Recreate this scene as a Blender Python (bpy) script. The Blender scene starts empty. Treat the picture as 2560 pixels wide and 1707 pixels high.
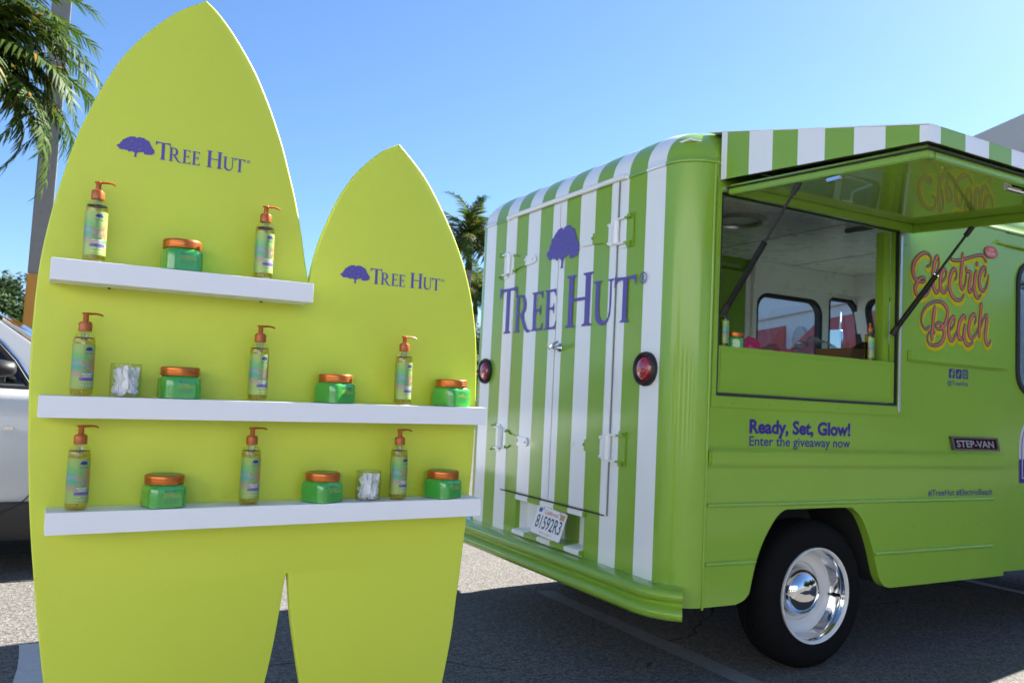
import bpy, bmesh, math, random
from mathutils import Vector, Matrix, noise
from mathutils.geometry import tessellate_polygon
R = math.radians
SC = bpy.context.scene
COL = SC.collection
random.seed(7)

# ------------------------------------------------------------------ camera
def cam_axes(yaw, pitch, roll):
    f = Vector((math.sin(yaw)*math.cos(pitch), math.cos(yaw)*math.cos(pitch), math.sin(pitch)))
    rt = Vector((math.cos(yaw), -math.sin(yaw), 0)); up = rt.cross(f)
    return rt*math.cos(roll)+up*math.sin(roll), up*math.cos(roll)-rt*math.sin(roll), f
_rt, _up, _f = cam_axes(R(28.502), R(3.992), R(2.801))
cd = bpy.data.cameras.new('camera'); cam = bpy.data.objects.new('camera', cd); COL.objects.link(cam)
cd.sensor_width = 36; cd.sensor_fit = 'HORIZONTAL'; cd.lens = 28.952; cd.clip_start = .05; cd.clip_end = 2000
cam.matrix_world = Matrix(((_rt.x,_up.x,-_f.x,0),(_rt.y,_up.y,-_f.y,0),(_rt.z,_up.z,-_f.z,1.25),(0,0,0,1)))
cd.dof.use_dof = True; cd.dof.focus_distance = 2.2; cd.dof.aperture_fstop = 7.1
SC.camera = cam

# ------------------------------------------------------------------ light
SUN_AZ, SUN_EL = 10.0, 40.0        # azimuth measured from +X towards +Y
w = bpy.data.worlds.new('World'); SC.world = w; w.use_nodes = True
nt = w.node_tree; nt.nodes.clear()
sky = nt.nodes.new('ShaderNodeTexSky'); sky.sky_type = 'NISHITA'; sky.sun_disc = False
sky.sun_elevation = R(SUN_EL); sky.sun_rotation = R(90-SUN_AZ)
sky.air_density = 1.0; sky.dust_density = .45; sky.ozone_density = 8.5; sky.altitude = 0
bg = nt.nodes.new('ShaderNodeBackground'); bg.inputs['Strength'].default_value = .05
wo = nt.nodes.new('ShaderNodeOutputWorld')
nt.links.new(sky.outputs[0], bg.inputs[0]); nt.links.new(bg.outputs[0], wo.inputs[0])
sl = bpy.data.lights.new('sun', 'SUN'); sl.energy = 5.0; sl.angle = R(.53); sl.color = (1, .95, .87)
so = bpy.data.objects.new('sun', sl); COL.objects.link(so)
_s = Vector((math.cos(R(SUN_AZ))*math.cos(R(SUN_EL)), math.sin(R(SUN_AZ))*math.cos(R(SUN_EL)), math.sin(R(SUN_EL))))
so.rotation_euler = _s.to_track_quat('Z', 'Y').to_euler(); so.location = _s*30
vs = SC.view_settings; vs.view_transform = 'Standard'; vs.look = 'None'; vs.gamma = 1; vs.use_curve_mapping = False
vs.exposure = 2.17
SC.cycles.max_bounces = 10; SC.cycles.transparent_max_bounces = 24; SC.cycles.diffuse_bounces = 4
SC.cycles.glossy_bounces = 4; SC.cycles.transmission_bounces = 8
SC.cycles.sample_clamp_indirect = 6; SC.cycles.use_denoising = True; SC.cycles.caustics_reflective = False; SC.cycles.caustics_refractive = False

# ------------------------------------------------------------------ materials
MT = {}
def nodes(name):
    m = bpy.data.materials.new(name); m.use_nodes = True
    t = m.node_tree; t.nodes.clear()
    o = t.nodes.new('ShaderNodeOutputMaterial')
    MT[name] = m
    return m, t, o
def P(t, o=None, **k):
    b = t.nodes.new('ShaderNodeBsdfPrincipled')
    for a, v in k.items():
        i = b.inputs[a.replace('_', ' ')]
        if isinstance(v, tuple) and len(v) == 3: v = (*v, 1)
        i.default_value = v
    if o: t.links.new(b.outputs[0], o.inputs[0])
    return b
def N(t, typ, **k):
    n = t.nodes.new(typ)
    for a, v in k.items():
        if hasattr(n, a): setattr(n, a, v)
        else: n.inputs[a.replace('_', ' ')].default_value = v
    return n
LASTM = [None]
def math_n(t, op, a, b=None):
    n = t.nodes.new('ShaderNodeMath'); n.operation = op; LASTM[0] = n
    for i, v in enumerate((a, b)):
        if v is None: continue
        if isinstance(v, (int, float)): n.inputs[i].default_value = v
        else: t.links.new(v, n.inputs[i])
    return n.outputs[0]
def mixc(t, f, a, b):
    n = t.nodes.new('ShaderNodeMix'); n.data_type = 'RGBA'
    for i, v in ((0, f), (6, a), (7, b)):
        if isinstance(v, (int, float)): n.inputs[i].default_value = v
        elif isinstance(v, tuple): n.inputs[i].default_value = (*v, 1)[:4]
        else: t.links.new(v, n.inputs[i])
    return n.outputs[2]
def objc(t):
    return t.nodes.new('ShaderNodeTexCoord').outputs['Object']
def tnoise(t, co, scale, detail=3, rough=.55):
    n = N(t, 'ShaderNodeTexNoise'); n.inputs['Scale'].default_value = scale
    n.inputs['Detail'].default_value = detail; n.inputs['Roughness'].default_value = rough
    t.links.new(co, n.inputs['Vector']); return n.outputs['Fac']
def bump(t, b, h, strength, dist=.002):
    n = N(t, 'ShaderNodeBump'); n.inputs['Strength'].default_value = strength; n.inputs['Distance'].default_value = dist
    t.links.new(h, n.inputs['Height']); t.links.new(n.outputs[0], b.inputs['Normal'])
def simple(name, col, rough=.5, metal=0., coat=0., var=.06, vscale=6, bmp=0., bscale=60, spec=.5, coat_rough=.05):
    m, t, o = nodes(name)
    b = P(t, o, Roughness=rough, Metallic=metal, Coat_Weight=coat, Coat_Roughness=coat_rough, Specular_IOR_Level=spec)
    co = objc(t)
    f = tnoise(t, co, vscale)
    c = mixc(t, f, tuple(x*(1-var) for x in col), tuple(min(1, x*(1+var)) for x in col))
    t.links.new(c, b.inputs['Base Color'])
    r = math_n(t, 'MULTIPLY_ADD', f, .12); LASTM[0].inputs[2].default_value = max(0, rough-.06)
    t.links.new(r, b.inputs['Roughness'])
    if bmp: bump(t, b, tnoise(t, co, bscale, 2), bmp)
    return m

GREEN = (.215, .385, .036); WHITE = (.78, .80, .82); LIME = (.59, .68, .055); PURPLE = (.095, .07, .34)
def paint(t, o, col):
    b = P(t, o, Roughness=.35, Coat_Weight=.55, Coat_Roughness=.1, Specular_IOR_Level=.25)
    co = objc(t)
    if not isinstance(col, tuple): t.links.new(col, b.inputs['Base Color'])
    else:
        f = tnoise(t, co, 3, 4)
        t.links.new(mixc(t, f, tuple(x*.93 for x in col), tuple(x*1.07 for x in col)), b.inputs['Base Color'])
    # hand painted sheet metal: slight waviness and orange peel
    h = math_n(t, 'ADD', math_n(t, 'MULTIPLY', tnoise(t, co, 4.5, 1), 1.0), math_n(t, 'MULTIPLY', tnoise(t, co, 90, 2), .03))
    bump(t, b, h, .10, .02)
    return b
m, t, o = nodes('van_green'); paint(t, o, GREEN)
m, t, o = nodes('van_gloss'); b = P(t, o, Base_Color=GREEN, Roughness=.25, Coat_Weight=.7, Coat_Roughness=.025, Specular_IOR_Level=.3); bump(t, b, tnoise(t, objc(t), 3.0, 1), .05, .02)
m, t, o = nodes('van_white'); paint(t, o, WHITE)
def stripes(name, axis, start, period, lo, hi, white_even=True):
    m, t, o = nodes(name)
    s = t.nodes.new('ShaderNodeSeparateXYZ'); t.links.new(objc(t), s.inputs[0])
    v = s.outputs[axis]
    i = math_n(t, 'FLOOR', math_n(t, 'DIVIDE', math_n(t, 'SUBTRACT', v, start), period))
    odd = math_n(t, 'PINGPONG', i, 1.0)          # 0 for even, 1 for odd
    f = math_n(t, 'SUBTRACT', 1.0, odd) if white_even else odd
    inside = math_n(t, 'MULTIPLY', math_n(t, 'GREATER_THAN', v, lo), math_n(t, 'LESS_THAN', v, hi))
    f = math_n(t, 'MULTIPLY', f, inside)
    paint(t, o, mixc(t, f, GREEN, WHITE))
VANO = Vector((4.4, 3.917, 0))
stripes('rear_stripes', 1, 2.999-VANO.y, .1424, 2.9989-VANO.y, 4.851-VANO.y)
stripes('awning_side_stripes', 1, 1.828-VANO.y, .1378, -9, 9, False)
stripes('awning_front_stripes', 0, 2.646-VANO.x, .1412, -9, 9, False)

m, t, o = nodes('lime_board')
b = P(t, o, Roughness=.42, Specular_IOR_Level=.45)
co = objc(t)
t.links.new(mixc(t, tnoise(t, co, 1.3, 3), tuple(x*.96 for x in LIME), tuple(x*1.04 for x in LIME)), b.inputs['Base Color'])
bump(t, b, tnoise(t, co, 300, 2), .35, .002)
simple('lime_edge', (.50, .60, .11), .5)
simple('shelf_white', (.80, .81, .83), .42, var=.02, bmp=.06, bscale=500)
simple('purple', PURPLE, .45, var=.03)
simple('purple_dark', (.045, .03, .20), .55, var=.03, spec=.2)
simple('copper', (.50, .15, .034), .32, .75, var=.05, vscale=40)
simple('copper_plastic', (.37, .092, .010), .36, .2, coat=.1, var=.05, vscale=60)
simple('chrome', (.66, .67, .69), .06, 1., var=.02)
simple('alu', (.62, .63, .64), .35, .9)
simple('rubber', (.012, .012, .013), .55, var=.2, vscale=30)
simple('tyre', (.006, .006, .0065), .85, var=.2, vscale=40, bmp=.2, bscale=200, spec=.12)
simple('dark_steel', (.02, .021, .023), .6, .2)
simple('rim_white', (.70, .71, .72), .35, coat=.4)
simple('strut_black', (.006, .006, .007), .5, spec=.3)
simple('interior_white', (.86, .87, .86), .28, var=.04, bmp=.03, bscale=8)
simple('interior_dark', (.18, .19, .19), .6)
simple('white_print', (.80, .80, .78), .5)
simple('pale_grey_print', (.55, .54, .58), .5)
simple('teal_print', (.0, .105, .115), .6, var=.03, spec=.15)
simple('pink_print', (.58, .13, .085), .6, var=.05, spec=.15)
simple('yellow_print', (.50, .41, .0), .6, var=.05, spec=.15)
simple('plate_white', (.74, .74, .72), .35, var=.05, vscale=25)
simple('plate_blue', (.03, .05, .13), .45)
simple('plate_red', (.6, .06, .04), .5)
simple('sticker_tan', (.42, .27, .10), .5)
simple('emblem_silver', (.30, .31, .34), .45)
simple('emblem_frame', (.20, .205, .22), .25, .9)
simple('label_script', (.40, .20, .13), .5)
simple('label_halo', (.42, .46, .07), .5)
simple('emblem_red', (.03, .003, .004), .7, spec=.1)
simple('green_lid_label', (.10, .20, .06), .3)
simple('jar_ink', (.05, .07, .27), .4)
simple('jar_script', (.36, .42, .09), .4)
simple('spatula', (.80, .81, .84), .45, var=.03)
simple('cardboard', (.33, .20, .10), .8, bmp=.1, bscale=80)
simple('pink_plastic', (.70, .06, .24), .35, coat=.3)
simple('suv_white', (.50, .51, .52), .3, coat=.6, var=.02)
simple('suv_black', (.012, .012, .013), .5, bmp=.15, bscale=300)
simple('concrete_post', (.19, .185, .18), .9, var=.15, vscale=14, bmp=.3, bscale=40)
simple('ochre_paint', (.46, .21, .03), .7, var=.12, vscale=6, bmp=.2, bscale=30)
simple('wall_white', (.70, .72, .75), .8, var=.05, bmp=.2, bscale=30)
simple('wall_beige', (.50, .47, .45), .8, var=.05)  # beige-grey tone of parapets, pilaster and facade discs
simple('coral_canvas', (.62, .13, .12), .8, var=.08)
simple('trunk_bark', (.20, .17, .14), .95, var=.35, vscale=18, bmp=.5, bscale=25)
simple('palm_trunk', (.30, .27, .23), .95, var=.3, vscale=10, bmp=.4, bscale=25)
simple('road_paint', (.42, .42, .41), .7, var=.18, vscale=25, bmp=.3, bscale=150)
simple('road_paint_shaded', (.17, .17, .17), .8, var=.3, vscale=18, bmp=.3, bscale=150)  # van's shade put into the colour of the middle bay line
simple('bubble', (.62, .64, .66), .15, coat=.5)
simple('kerb_concrete', (.42, .41, .39), .9, var=.12)

m, t, o = nodes('red_lens'); b = P(t, o, Base_Color=(.32, .004, .012), Roughness=.12, Coat_Weight=1., Specular_IOR_Level=.6)
v = N(t, 'ShaderNodeTexVoronoi'); v.inputs['Scale'].default_value = 90; t.links.new(objc(t), v.inputs['Vector'])
bump(t, b, v.outputs['Distance'], .35, .003)
def thin_glass(name, tint, refl=1.0, rough=.0):
    m, t, o = nodes(name)
    tr = t.nodes.new('ShaderNodeBsdfTransparent'); tr.inputs[0].default_value = (*tint, 1)
    gl = t.nodes.new('ShaderNodeBsdfGlossy'); gl.inputs['Roughness'].default_value = rough
    lw = t.nodes.new('ShaderNodeLayerWeight'); lw.inputs['Blend'].default_value = .5   # Schlick: .04 + .96 (1-cos)^5, same on both faces
    fr = math_n(t, 'MULTIPLY_ADD', math_n(t, 'POWER', lw.outputs['Facing'], 5.0), .9); LASTM[0].inputs[2].default_value = .04
    mx = t.nodes.new('ShaderNodeMixShader')
    t.links.new(math_n(t, 'MINIMUM', math_n(t, 'MULTIPLY', fr, refl), 1.0), mx.inputs[0])
    t.links.new(tr.outputs[0], mx.inputs[1]); t.links.new(gl.outputs[0], mx.inputs[2]); t.links.new(mx.outputs[0], o.inputs[0])
thin_glass('glass', (.80, .86, .88)); thin_glass('clear_plastic', (.975, .985, .98)); thin_glass('suv_glass', (.10, .12, .13), 1.6)
thin_glass('oil', (.88, .77, .20), .6, .05); thin_glass('wrap', (.86, .88, .90), 2.2, .12)
simple('oil_line', (.05, .03, .008), .3)
m, t, o = nodes('jar_plastic')
b = P(t, o, Base_Color=(.045, .35, .045), Roughness=.25, Coat_Weight=1., Coat_Roughness=.04, Subsurface_Weight=.25, Subsurface_Scale=.01)
m, t, o = nodes('bottle_label')
b = P(t, o, Roughness=.35, Metallic=.15)
co = objc(t); s = t.nodes.new('ShaderNodeSeparateXYZ'); t.links.new(co, s.inputs[0])
wv = math_n(t, 'ADD', s.outputs[2], math_n(t, 'ADD', math_n(t, 'MULTIPLY', s.outputs[0], .35), math_n(t, 'MULTIPLY', tnoise(t, co, 40, 3), .02)))
cr = N(t, 'ShaderNodeValToRGB'); t.links.new(math_n(t, 'DIVIDE', wv, .16), cr.inputs[0])
cr.color_ramp.interpolation = 'EASE'
els = [(.0, (0.256, 0.384, 0.096)), (.30, (0.256, 0.368, 0.096)), (.36, (0.288, 0.272, 0.176)), (.385, (0.320, 0.208, 0.240)), (.41, (0.112, 0.320, 0.128)), (.47, (0.080, 0.288, 0.192)), (.50, (0.080, 0.320, 0.336)), (.53, (0.288, 0.224, 0.288)), (.555, (0.096, 0.320, 0.208)), (.63, (0.128, 0.360, 0.112)), (.72, (0.240, 0.376, 0.096)), (1., (0.272, 0.400, 0.104))]
e = cr.color_ramp.elements
e[0].position, e[0].color = els[0][0], (*els[0][1], 1); e[1].position, e[1].color = els[-1][0], (*els[-1][1], 1)
for p_, c_ in els[1:-1]:
    q = e.new(p_); q.color = (*c_, 1)
orange = math_n(t, 'MULTIPLY', math_n(t, 'GREATER_THAN', math_n(t, 'ADD', s.outputs[0], math_n(t, 'MULTIPLY', tnoise(t, co, 70, 2), .012)), .022), math_n(t, 'LESS_THAN', s.outputs[2], .098))
orange = math_n(t, 'MULTIPLY', orange, math_n(t, 'GREATER_THAN', s.outputs[2], .055))
t.links.new(mixc(t, orange, cr.outputs[0], (.60, .28, .12)), b.inputs['Base Color'])

m, t, o = nodes('asphalt')
b = P(t, o, Roughness=.92, Specular_IOR_Level=.2); co = objc(t)
v = N(t, 'ShaderNodeTexVoronoi'); v.inputs['Scale'].default_value = 95; t.links.new(co, v.inputs['Vector'])
sp = N(t, 'ShaderNodeSeparateColor'); t.links.new(v.outputs['Color'], sp.inputs[0])
stone = N(t, 'ShaderNodeMapRange'); t.links.new(sp.outputs[0], stone.inputs[0]); stone.inputs[1].default_value = .15; stone.inputs[2].default_value = .95
c1 = mixc(t, stone.outputs[0], (.055, .052, .050), (.205, .192, .176))
big = tnoise(t, co, .55, 5, .6); fine = tnoise(t, co, 28, 4, .7)
c2 = mixc(t, math_n(t, 'MULTIPLY', big, .55), c1, (.135, .127, .116))
c2 = mixc(t, math_n(t, 'MULTIPLY', math_n(t, 'SUBTRACT', fine, .42), 1.1), c2, (.06, .057, .054))
# cracks: thin edges of big warped cells
wp = N(t, 'ShaderNodeTexNoise'); wp.inputs['Scale'].default_value = 2.2; wp.inputs['Detail'].default_value = 5; t.links.new(co, wp.inputs['Vector'])
vm = N(t, 'ShaderNodeVectorMath'); vm.operation = 'MULTIPLY_ADD'; vm.inputs[1].default_value = (.5, .5, 0); t.links.new(wp.outputs['Color'], vm.inputs[0]); t.links.new(co, vm.inputs[2])
vc = N(t, 'ShaderNodeTexVoronoi'); vc.feature = 'DISTANCE_TO_EDGE'; vc.inputs['Scale'].default_value = .42; t.links.new(vm.outputs[0], vc.inputs['Vector'])
crk = math_n(t, 'LESS_THAN', vc.outputs['Distance'], .0035)
crk = math_n(t, 'MULTIPLY', crk, math_n(t, 'GREATER_THAN', tnoise(t, co, 1.1, 2), .47))
c2 = mixc(t, math_n(t, 'MULTIPLY', crk, .8), c2, (.02, .02, .02))
t.links.new(c2, b.inputs['Base Color'])
h = math_n(t, 'SUBTRACT', math_n(t, 'ADD', v.outputs['Distance'], fine), crk)
bump(t, b, h, .55, .006)

def leaf_mat(name, c1, c2, c3=None):
    m, t, o = nodes(name)
    b = P(t, o, Roughness=.55, Specular_IOR_Level=.18)
    co = objc(t)
    oi = N(t, 'ShaderNodeNewGeometry')
    f = oi.outputs['Random Per Island']
    c = mixc(t, f, c1, c2)
    if c3: c = mixc(t, math_n(t, 'GREATER_THAN', f, .88), c, c3)
    t.links.new(c, b.inputs['Base Color'])
    tl = t.nodes.new('ShaderNodeBsdfTranslucent'); t.links.new(c, tl.inputs[0])
    mx = t.nodes.new('ShaderNodeMixShader'); mx.inputs[0].default_value = .35
    t.links.new(b.outputs[0], mx.inputs[1]); t.links.new(tl.outputs[0], mx.inputs[2]); t.links.new(mx.outputs[0], o.inputs[0])
leaf_mat('palm_leaf', (.026, .066, .010), (.095, .14, .02), (.26, .15, .02))
leaf_mat('tree_leaf', (.014, .034, .008), (.05, .09, .018))
leaf_mat('hedge_leaf', (.03, .06, .015), (.08, .12, .03))
simple('grass_ground', (.07, .10, .03), .95, var=.3, vscale=3, bmp=.3, bscale=40)

# ------------------------------------------------------------------ mesh helper
def V(*a): return Vector(a)
def top_loc(p):
    while p.parent: p = p.parent
    return p.location
class MB:
    def __init__(s): s.v = []; s.f = []
    def add(s, vs, fs):
        n = len(s.v); s.v += [Vector(q) for q in vs]; s.f += [tuple(i+n for i in f) for f in fs]; return s
    def box(s, x0, x1, y0, y1, z0, z1):
        return s.add([(x, y, z) for x in (x0, x1) for y in (y0, y1) for z in (z0, z1)],
                     [(0, 1, 3, 2), (4, 6, 7, 5), (0, 4, 5, 1), (2, 3, 7, 6), (0, 2, 6, 4), (1, 5, 7, 3)])
    def loft(s, rings, close=True, cap=True):
        n = len(rings[0]); fs = []
        for k in range(len(rings)-1):
            for i in range(n if close else n-1):
                j = (i+1) % n
                fs.append((k*n+i, k*n+j, (k+1)*n+j, (k+1)*n+i))
        if cap and close:
            fs.append(tuple(range(n))[::-1]); m = (len(rings)-1)*n; fs.append(tuple(range(m, m+n)))
        return s.add([q for r in rings for q in r], fs)
    def tube(s, path, r, n=10, cap=True, flat=None):
        path = [Vector(p) for p in path]; rs = r if isinstance(r, (list, tuple)) else [r]*len(path)
        rings = []; ref = None
        for i, p in enumerate(path):
            d = (path[min(i+1, len(path)-1)]-path[max(i-1, 0)]).normalized()
            if ref is None: ref = Vector((0, 0, 1)) if abs(d.z) < .9 else Vector((1, 0, 0))
            a = d.cross(ref).normalized(); b_ = a.cross(d); ref = b_
            rings.append([p+(a*math.cos(2*math.pi*k/n)+b_*math.sin(2*math.pi*k/n)*(flat or 1))*rs[i] for k in range(n)])
        return s.loft(rings, True, cap)
    def lathe(s, prof, n=32, axis='Z', c=(0, 0, 0), a0=0, a1=2*math.pi):
        full = abs(a1-a0-2*math.pi) < 1e-6; cnt = n if full else n+1
        c = Vector(c); rings = []
        for r, h in prof:
            ring = []
            for k in range(cnt):
                a = a0+(a1-a0)*k/n; x, y = max(r, 1e-5)*math.cos(a), max(r, 1e-5)*math.sin(a)
                ring.append(c+{'Z': V(x, y, h), 'Y': V(x, h, y), 'X': V(h, x, y)}[axis])
            rings.append(ring)
        return s.loft(rings, full, False)
    def plate(s, outer, holes, t0, t1, mp):
        loops = [list(outer)]+[list(h) for h in holes]
        tri = tessellate_polygon([[Vector((a, b, 0)) for a, b in l] for l in loops])
        flat = [q for l in loops for q in l]; n = len(flat)
        vs = [mp(a, b, t0) for a, b in flat]; fs = [tuple(q) for q in tri]
        if t1 is not None:
            vs += [mp(a, b, t1) for a, b in flat]; fs += [tuple(i+n for i in q)[::-1] for q in tri]
            k = 0
            for l in loops:
                for i in range(len(l)):
                    a, b = k+i, k+(i+1) % len(l); fs.append((a, b, b+n, a+n))
                k += len(l)
        return s.add(vs, fs)
    def bend(s, mp, step):
        """cut flat x/z faces into narrow strips, then map them onto a curved surface"""
        bm = bmesh.new(); vv = [bm.verts.new((q.x, 0, q.z)) for q in s.v]
        for f in s.f: bm.faces.new([vv[i] for i in f])
        x0, x1 = min(q.x for q in s.v), max(q.x for q in s.v); x = x0+step
        while x < x1:
            bmesh.ops.bisect_plane(bm, geom=bm.verts[:]+bm.edges[:]+bm.faces[:], plane_co=(x, 0, 0), plane_no=(1, 0, 0)); x += step
        bm.verts.index_update(); s.v = [mp(q.co.x, q.co.z, 0) for q in bm.verts]; s.f = [tuple(v_.index for v_ in f.verts) for f in bm.faces]; bm.free(); return s
    def xf(s, M_): s.v = [M_ @ q for q in s.v]; return s
    def mesh(s, name, mat, smooth=True, ang=35, bevel=0, seg=2, org=None, fix=True):
        me = bpy.data.meshes.new(name)
        vs = s.v if org is None else [q-org for q in s.v]
        me.from_pydata([tuple(q) for q in vs], [], s.f); me.update()
        if bevel or fix:
            bm = bmesh.new(); bm.from_mesh(me)
            if fix: bmesh.ops.remove_doubles(bm, verts=bm.verts, dist=1e-6); bmesh.ops.recalc_face_normals(bm, faces=bm.faces)
            if bevel:
                es = [e for e in bm.edges if len(e.link_faces) == 2 and e.calc_face_angle(0) > R(40)]
                bmesh.ops.bevel(bm, geom=es, offset=bevel, segments=seg, affect='EDGES', clamp_overlap=True)
            bm.to_mesh(me); bm.free()
        if mat: me.materials.append(MT[mat])
        if smooth: me.shade_smooth(); me.set_sharp_from_angle(angle=R(ang))
        return me
    def build(s, name, mat, parent=None, local=False, at=None, **k):
        org = Vector(at) if at is not None else (top_loc(parent) if parent and not local else None)
        me = s.mesh(name, mat, org=org, **k)
        o = bpy.data.objects.new(name, me); COL.objects.link(o)
        if at is not None: o.location = at
        o.parent = parent
        return o
def inst(name, me, parent=None, loc=(0, 0, 0), rot=(0, 0, 0), sc=1):
    o = bpy.data.objects.new(name, me); COL.objects.link(o); o.parent = parent
    o.location = loc; o.rotation_euler = rot; o.scale = (sc,)*3 if isinstance(sc, (int, float)) else sc
    return o
def tag(o, label=None, cat=None, group=None, kind=None):
    for k, v in (('label', label), ('category', cat), ('group', group), ('kind', kind)):
        if v: o[k] = v
    return o
def root(name, loc, label, cat, group=None):
    o = bpy.data.objects.new(name, None); COL.objects.link(o); o.location = loc; o.empty_display_size = .1
    return tag(o, label, cat, group)
KIDS = {}
def copy_tree(o, parent=None):
    c = o.copy(); COL.objects.link(c); c.parent = parent
    for ch in list(o.children): copy_tree(ch, c)
    return c
def rrect(x0, x1, z0, z1, r, n=6):
    rs = r if isinstance(r, (list, tuple)) else (r,)*4
    out = []
    for (cx, cz, a, q) in ((x1-rs[0], z1-rs[0], 0, rs[0]), (x0+rs[1], z1-rs[1], 90, rs[1]), (x0+rs[2], z0+rs[2], 180, rs[2]), (x1-rs[3], z0+rs[3], 270, rs[3])):
        for k in range(n+1):
            t_ = R(a+90*k/n); out.append((cx+q*math.cos(t_), cz+q*math.sin(t_)))
    return out
def spline(pts, n=6, closed=False):
    pts = [Vector((*p, 0)) if len(p) == 2 else Vector(p) for p in pts]; out = []; L = len(pts)
    for i in range(L if closed else L-1):
        g = lambda k: pts[k % L] if closed else pts[max(0, min(L-1, k))]
        a, b, c, d = g(i-1), g(i), g(i+1), g(i+2)
        for k in range(n):
            u = k/n
            out.append(.5*((2*b)+(c-a)*u+(2*a-5*b+4*c-d)*u*u+(3*b-a-3*c+d)*u**3))
    if not closed: out.append(pts[-1])
    return out
# ------------------------------------------------------------------ lettering
def text2d(body, bold=0.0, shear=0.0, spacing=1.0):
    cu = bpy.data.curves.new('t', 'FONT'); cu.body = body; cu.size = 1; cu.offset = bold; cu.shear = shear
    cu.space_character = spacing; cu.resolution_u = 3
    ob = bpy.data.objects.new('t', cu); COL.objects.link(ob)
    dg = bpy.context.evaluated_depsgraph_get(); dg.update()
    me = bpy.data.meshes.new_from_object(ob.evaluated_get(dg))
    vs = [(q.co.x, q.co.y) for q in me.vertices]; fs = [tuple(p.vertices) for p in me.polygons]
    bpy.data.objects.remove(ob); bpy.data.curves.remove(cu); bpy.data.meshes.remove(me)
    return vs, fs
CAPH = .69
def put_text(mb, body, x0, x1, z0, zc, mp, bold=0.0, shear=0.0, lift=0.0, spacing=1.0):
    """letters between x0 and x1, baseline z0, capital height up to zc"""
    vs, fs = text2d(body, bold, shear, spacing)
    a, b = min(q[0] for q in vs), max(q[0] for q in vs)
    s = (x1-x0)/(b-a); sz = (zc-z0)/CAPH
    mb.add([mp(x0+(x-a)*s, z0+y*sz, lift) for x, y in vs], fs)
GL = {
 'T': ([(.24,0),(.56,0),(.56,.025),(.485,.06),(.485,.93),(.63,.93),(.73,.90),(.775,.78),(.80,.78),(.785,1.0),(.40,.985),(.05,1.0),(-.01,1.04),(-.02,.78),(.01,.78),(.07,.90),(.17,.93),(.315,.93),(.315,.06),(.24,.025)], []),
 'R': ([(0,0),(.30,0),(.30,.025),(.225,.06),(.225,.45),(.29,.45),(.50,.12),(.60,.02),(.72,-.03),(.86,.0),(.86,.03),(.74,.05),(.64,.14),(.44,.46),(.55,.53),(.60,.64),(.60,.78),(.54,.91),(.44,.98),(.30,1.0),(0,1.0),(0,.975),(.075,.94),(.075,.06),(0,.025)],
       [[(.225,.51),(.33,.51),(.41,.56),(.45,.66),(.45,.78),(.41,.88),(.33,.94),(.225,.94)]]),
 'E': ([(0,0),(.54,0),(.58,.2),(.55,.2),(.50,.09),(.42,.06),(.225,.06),(.225,.49),(.36,.49),(.41,.46),(.43,.39),(.455,.39),(.455,.65),(.43,.65),(.41,.58),(.36,.55),(.225,.55),(.225,.94),(.40,.94),(.47,.91),(.51,.81),(.535,.81),(.525,1.0),(0,1.0),(0,.975),(.075,.94),(.075,.06),(0,.025)], []),
 'H': ([(0,0),(.35,0),(.35,.025),(.26,.06),(.26,.49),(.69,.49),(.69,.06),(.60,.025),(.60,0),(.95,0),(.95,.025),(.86,.06),(.86,.94),(.95,.975),(.95,1),(.60,1),(.60,.975),(.69,.94),(.69,.55),(.26,.55),(.26,.94),(.35,.975),(.35,1),(0,1),(0,.975),(.09,.94),(.09,.06),(0,.025)], []),
 'U': ([(0,1),(.32,1),(.32,.975),(.235,.94),(.235,.33),(.26,.2),(.33,.11),(.43,.07),(.53,.09),(.60,.15),(.635,.27),(.645,.4),(.645,.94),(.56,.975),(.56,1),(.80,1),(.80,.975),(.71,.94),(.71,.38),(.69,.2),(.62,.07),(.52,.0),(.40,-.03),(.27,.0),(.15,.08),(.10,.18),(.085,.32),(.085,.94),(0,.975)], [])}
WORD = [('T',0,.78,1.),('R',.70,.82,.8),('E',1.43,.80,.8),('E',1.95,.80,.8),('H',2.75,.95,1.),('U',3.68,.80,.8),('T',4.34,.61,.8)]
def put_wordmark(mb, x, z, s, mp, reg=True):
    for g, px, sx, sz in WORD:
        o_, hs = GL[g]
        k = sx if g not in 'T' else sx/.8
        T_ = lambda l: [(x+s*(px+a*k), z+s*b*sz) for a, b in l]
        mb.plate(T_(o_), [T_(h) for h in hs], 0, None, mp)
    if reg:
        cx, cz = x+s*5.14, z+s*.72
        ci = lambda r: [(cx+s*r*math.cos(2*math.pi*k/20), cz+s*r*math.sin(2*math.pi*k/20)) for k in range(20)]
        mb.plate(ci(.10), [ci(.080)], 0, None, mp)
        o_, hs = GL['R']; T_ = lambda l: [(cx+s*(a-.33)*.12, cz+s*(b-.5)*.11) for a, b in l]
        mb.plate(T_(o_), [T_(h) for h in hs], 0, None, mp)
TREE = [(-0.500,0.240),(-0.464,0.283),(-0.411,0.294),(-0.407,0.353),(-0.357,0.377),(-0.352,0.443),(-0.284,0.487),(-0.202,0.524),(-0.169,0.554),(-0.054,0.575),(0.011,0.549),(0.069,0.580),(0.175,0.583),(0.225,0.542),(0.323,0.516),(0.364,0.424),(0.421,0.335),(0.479,0.287),(0.500,0.208),(0.462,0.177),(0.438,0.133),(0.356,0.128),(0.274,0.115),(0.225,0.124),(0.208,0.179),(0.143,0.168),(0.077,0.150),(0.036,0.111),(0.023,0.059),(0.028,0.019),(0.054,0.005),(-0.057,-0.006),(-0.030,0.018),(-0.021,0.102),(-0.054,0.137),(-0.120,0.152),(-0.169,0.128),(-0.234,0.158),(-0.316,0.162),(-0.382,0.160),(-0.439,0.183),(-0.448,0.215)]
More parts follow.
